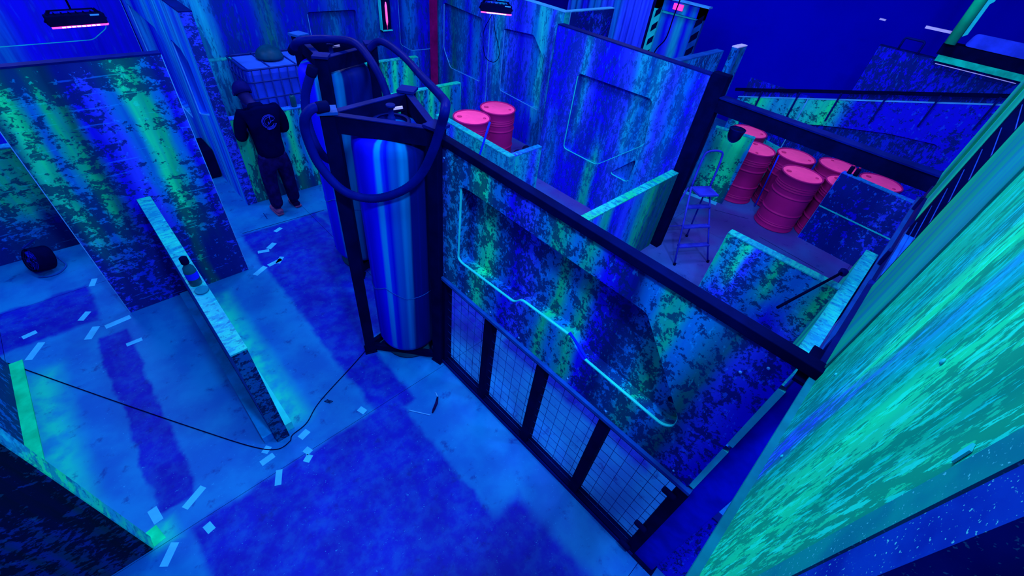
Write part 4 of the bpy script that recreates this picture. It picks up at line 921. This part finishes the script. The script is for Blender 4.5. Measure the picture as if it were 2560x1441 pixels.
# hoodie over torso and arms
Vh = [(0, .015, .77), (0, .02, .92), (0, .03, 1.08), (0, .045, 1.25), (-.01, .085, 1.35), (-.025, .14, 1.41)]; Eh = [(0, 1), (1, 2), (2, 3), (3, 4), (4, 5)]
Rh = [(.175, .145), (.175, .14), (.17, .135), (.18, .135), (.13, .10), (.095, .09)]
for s in (-1, 1):
    b0 = len(Vh); Vh += [(s * .19, .06, 1.345), (s * .245, .075, 1.20), (s * .268, .09, 1.065), (s * .19, .21, 1.045), (s * .145, .275, 1.05)]
    Rh += [.082, .072, .066, .054, .045]; Eh += [(3, b0), (b0, b0 + 1), (b0 + 1, b0 + 2), (b0 + 2, b0 + 3), (b0 + 3, b0 + 4)]
skin_mesh('hoodie', Vh, Eh, Rh, M['cloth'], pr)
skin_mesh('hood', [(-.02, .05, 1.385), (-.10, .09, 1.40), (.065, .09, 1.40)], [(0, 1), (0, 2)], [(.065, .055), (.055, .05), (.055, .05)], M['cloth'], pr)
# trousers
Vt = [(0, .02, .90), (0, .015, .82)]; Et = [(0, 1)]; Rt = [(.15, .12), (.155, .125)]
for s in (-1, 1):
    b0 = len(Vt); oy = .05 if s > 0 else 0
    Vt += [(s * .095, .012, .72), (s * .115, .03, .46), (s * .122, .0 + oy * .7, .22), (s * .126, -.015 + oy, .09)]; Rt += [.112, .092, .082, .085]
    Et += [(1, b0), (b0, b0 + 1), (b0 + 1, b0 + 2), (b0 + 2, b0 + 3)]
skin_mesh('trousers', Vt, Et, Rt, M['trouser'], pr)
for s in (-1, 1):
    oy = .05 if s > 0 else 0
    m_ = MB(); pts_ = [(s * .125, -.075 + oy, .048), (s * .127, -.05 + oy, .052), (s * .13, .03 + oy, .05), (s * .14, .10 + oy, .042), (s * .148, .16 + oy, .034), (s * .15, .185 + oy, .03)]
    sh_ = m_.tube(pts_, [.028, .045, .046, .042, .033, .016], 12).build('sneaker', M['shoe'], pr)
    if s > 0: sh_.data.materials[0] = M['trouser']
    MB().prism([(-.04, -.08), (.04, -.08), (.046, .02), (.045, .12), (.02, .195), (-.02, .195), (-.045, .12), (-.046, .02)], [], 0, .016, Matrix.Translation((s * .135, oy, .016)) @ Matrix.Rotation(PI / 2, 4, 'X') @ Matrix.Scale(-1, 4, (0, 0, 1)) @ Matrix.Identity(4)).build('sole', M['white'] if False else M['shoe'], pr)
# hair, ears, glasses arm
hm = MB().lathe([(.001, .112)] + [(.104 * math.sin(PI * k / 16), .112 * math.cos(PI * k / 16)) for k in range(1, 10)] + [(.085, -.035)], 24, Matrix.Translation((-.058, .225, 1.54)) @ Matrix.Rotation(-.6, 4, 'X') @ Matrix.Scale(.92, 4, (1, 0, 0)), cap0=False, cap1=False)
hm.build('hair', M['hair'], pr)
for s in (-1, 1): MB().lathe([(.004, -.008), (.024, -.004), (.028, .006), (.01, .008)], 12, Matrix.Translation((-.055 + s * .094, .25, 1.515)) @ Matrix.Rotation(PI / 2, 4, 'Y')).build('ear', M['skin'], pr)
MB().lathe([(.008, 0), (.018, .02), (.006, .05)], 8, Matrix.Translation((-.058, .335, 1.475)) @ Matrix.Rotation(.2, 4, 'X')).build('nose', M['skin'], pr)
for s in (-1, 1): MB().lathe([(.003, 0), (.011, .004), (.003, .010)], 10, Matrix.Translation((-.058 + s * .034, .325, 1.515)) @ Matrix.Rotation(-PI / 2, 4, 'X')).build('eye', M['white'], pr)
MB().bar((-.083, .308, 1.44), (-.033, .308, 1.44), .006, .008).build('mouth', M['hair'], pr)
# round back print: two rings, a script-like C stroke and a broken arc of lettering below
lg = MB(); LO = Vector((.03, -.10, 1.27))
def back_y(x, z): return -.092 + 1.6 * x * x + .55 * (z - 1.25) ** 2 - .006
def bp(x, z): return (LO.x + x, back_y(LO.x + x, LO.z + z), LO.z + z)
for r_, a0, a1, wdt in ((.078, .1, 5.4, .0028), (.066, .55, 5.75, .0032), (.048, 1.2, 4.2, .0022)):
    lg.tube([bp(r_ * math.cos(a0 + (a1 - a0) * k / 30), r_ * math.sin(a0 + (a1 - a0) * k / 30)) for k in range(31)], wdt, 5)
lg.tube([bp(.020, .062), bp(.018, .02), bp(.028, 0), bp(.062, .004)], .0035, 5); lg.tube([bp(.026, -.002), bp(.008, -.016), bp(-.012, -.034)], .0035, 5)
lg.tube([bp(-.012, -.034), bp(-.008, .0)], .004, 5)
for k in range(9):
    a = -1.95 + k * .17
    lg.bar(bp(.092 * math.cos(a) - .003, .092 * math.sin(a)), bp(.092 * math.cos(a) + .007, .092 * math.sin(a) + .004), .006, .010)
lg.build('back_print', M['logo'], pr)
tb = tag(MB().box(-.045, .045, -.004, .004, -.075, .075, Matrix.Rotation(-.6, 4, 'X')).build('phone', M['black']), 'dark phone held in the hands of the person in black', 'phone')
tb.location = (1.465, 5.755, 1.065)
bpy.context.view_layer.update()
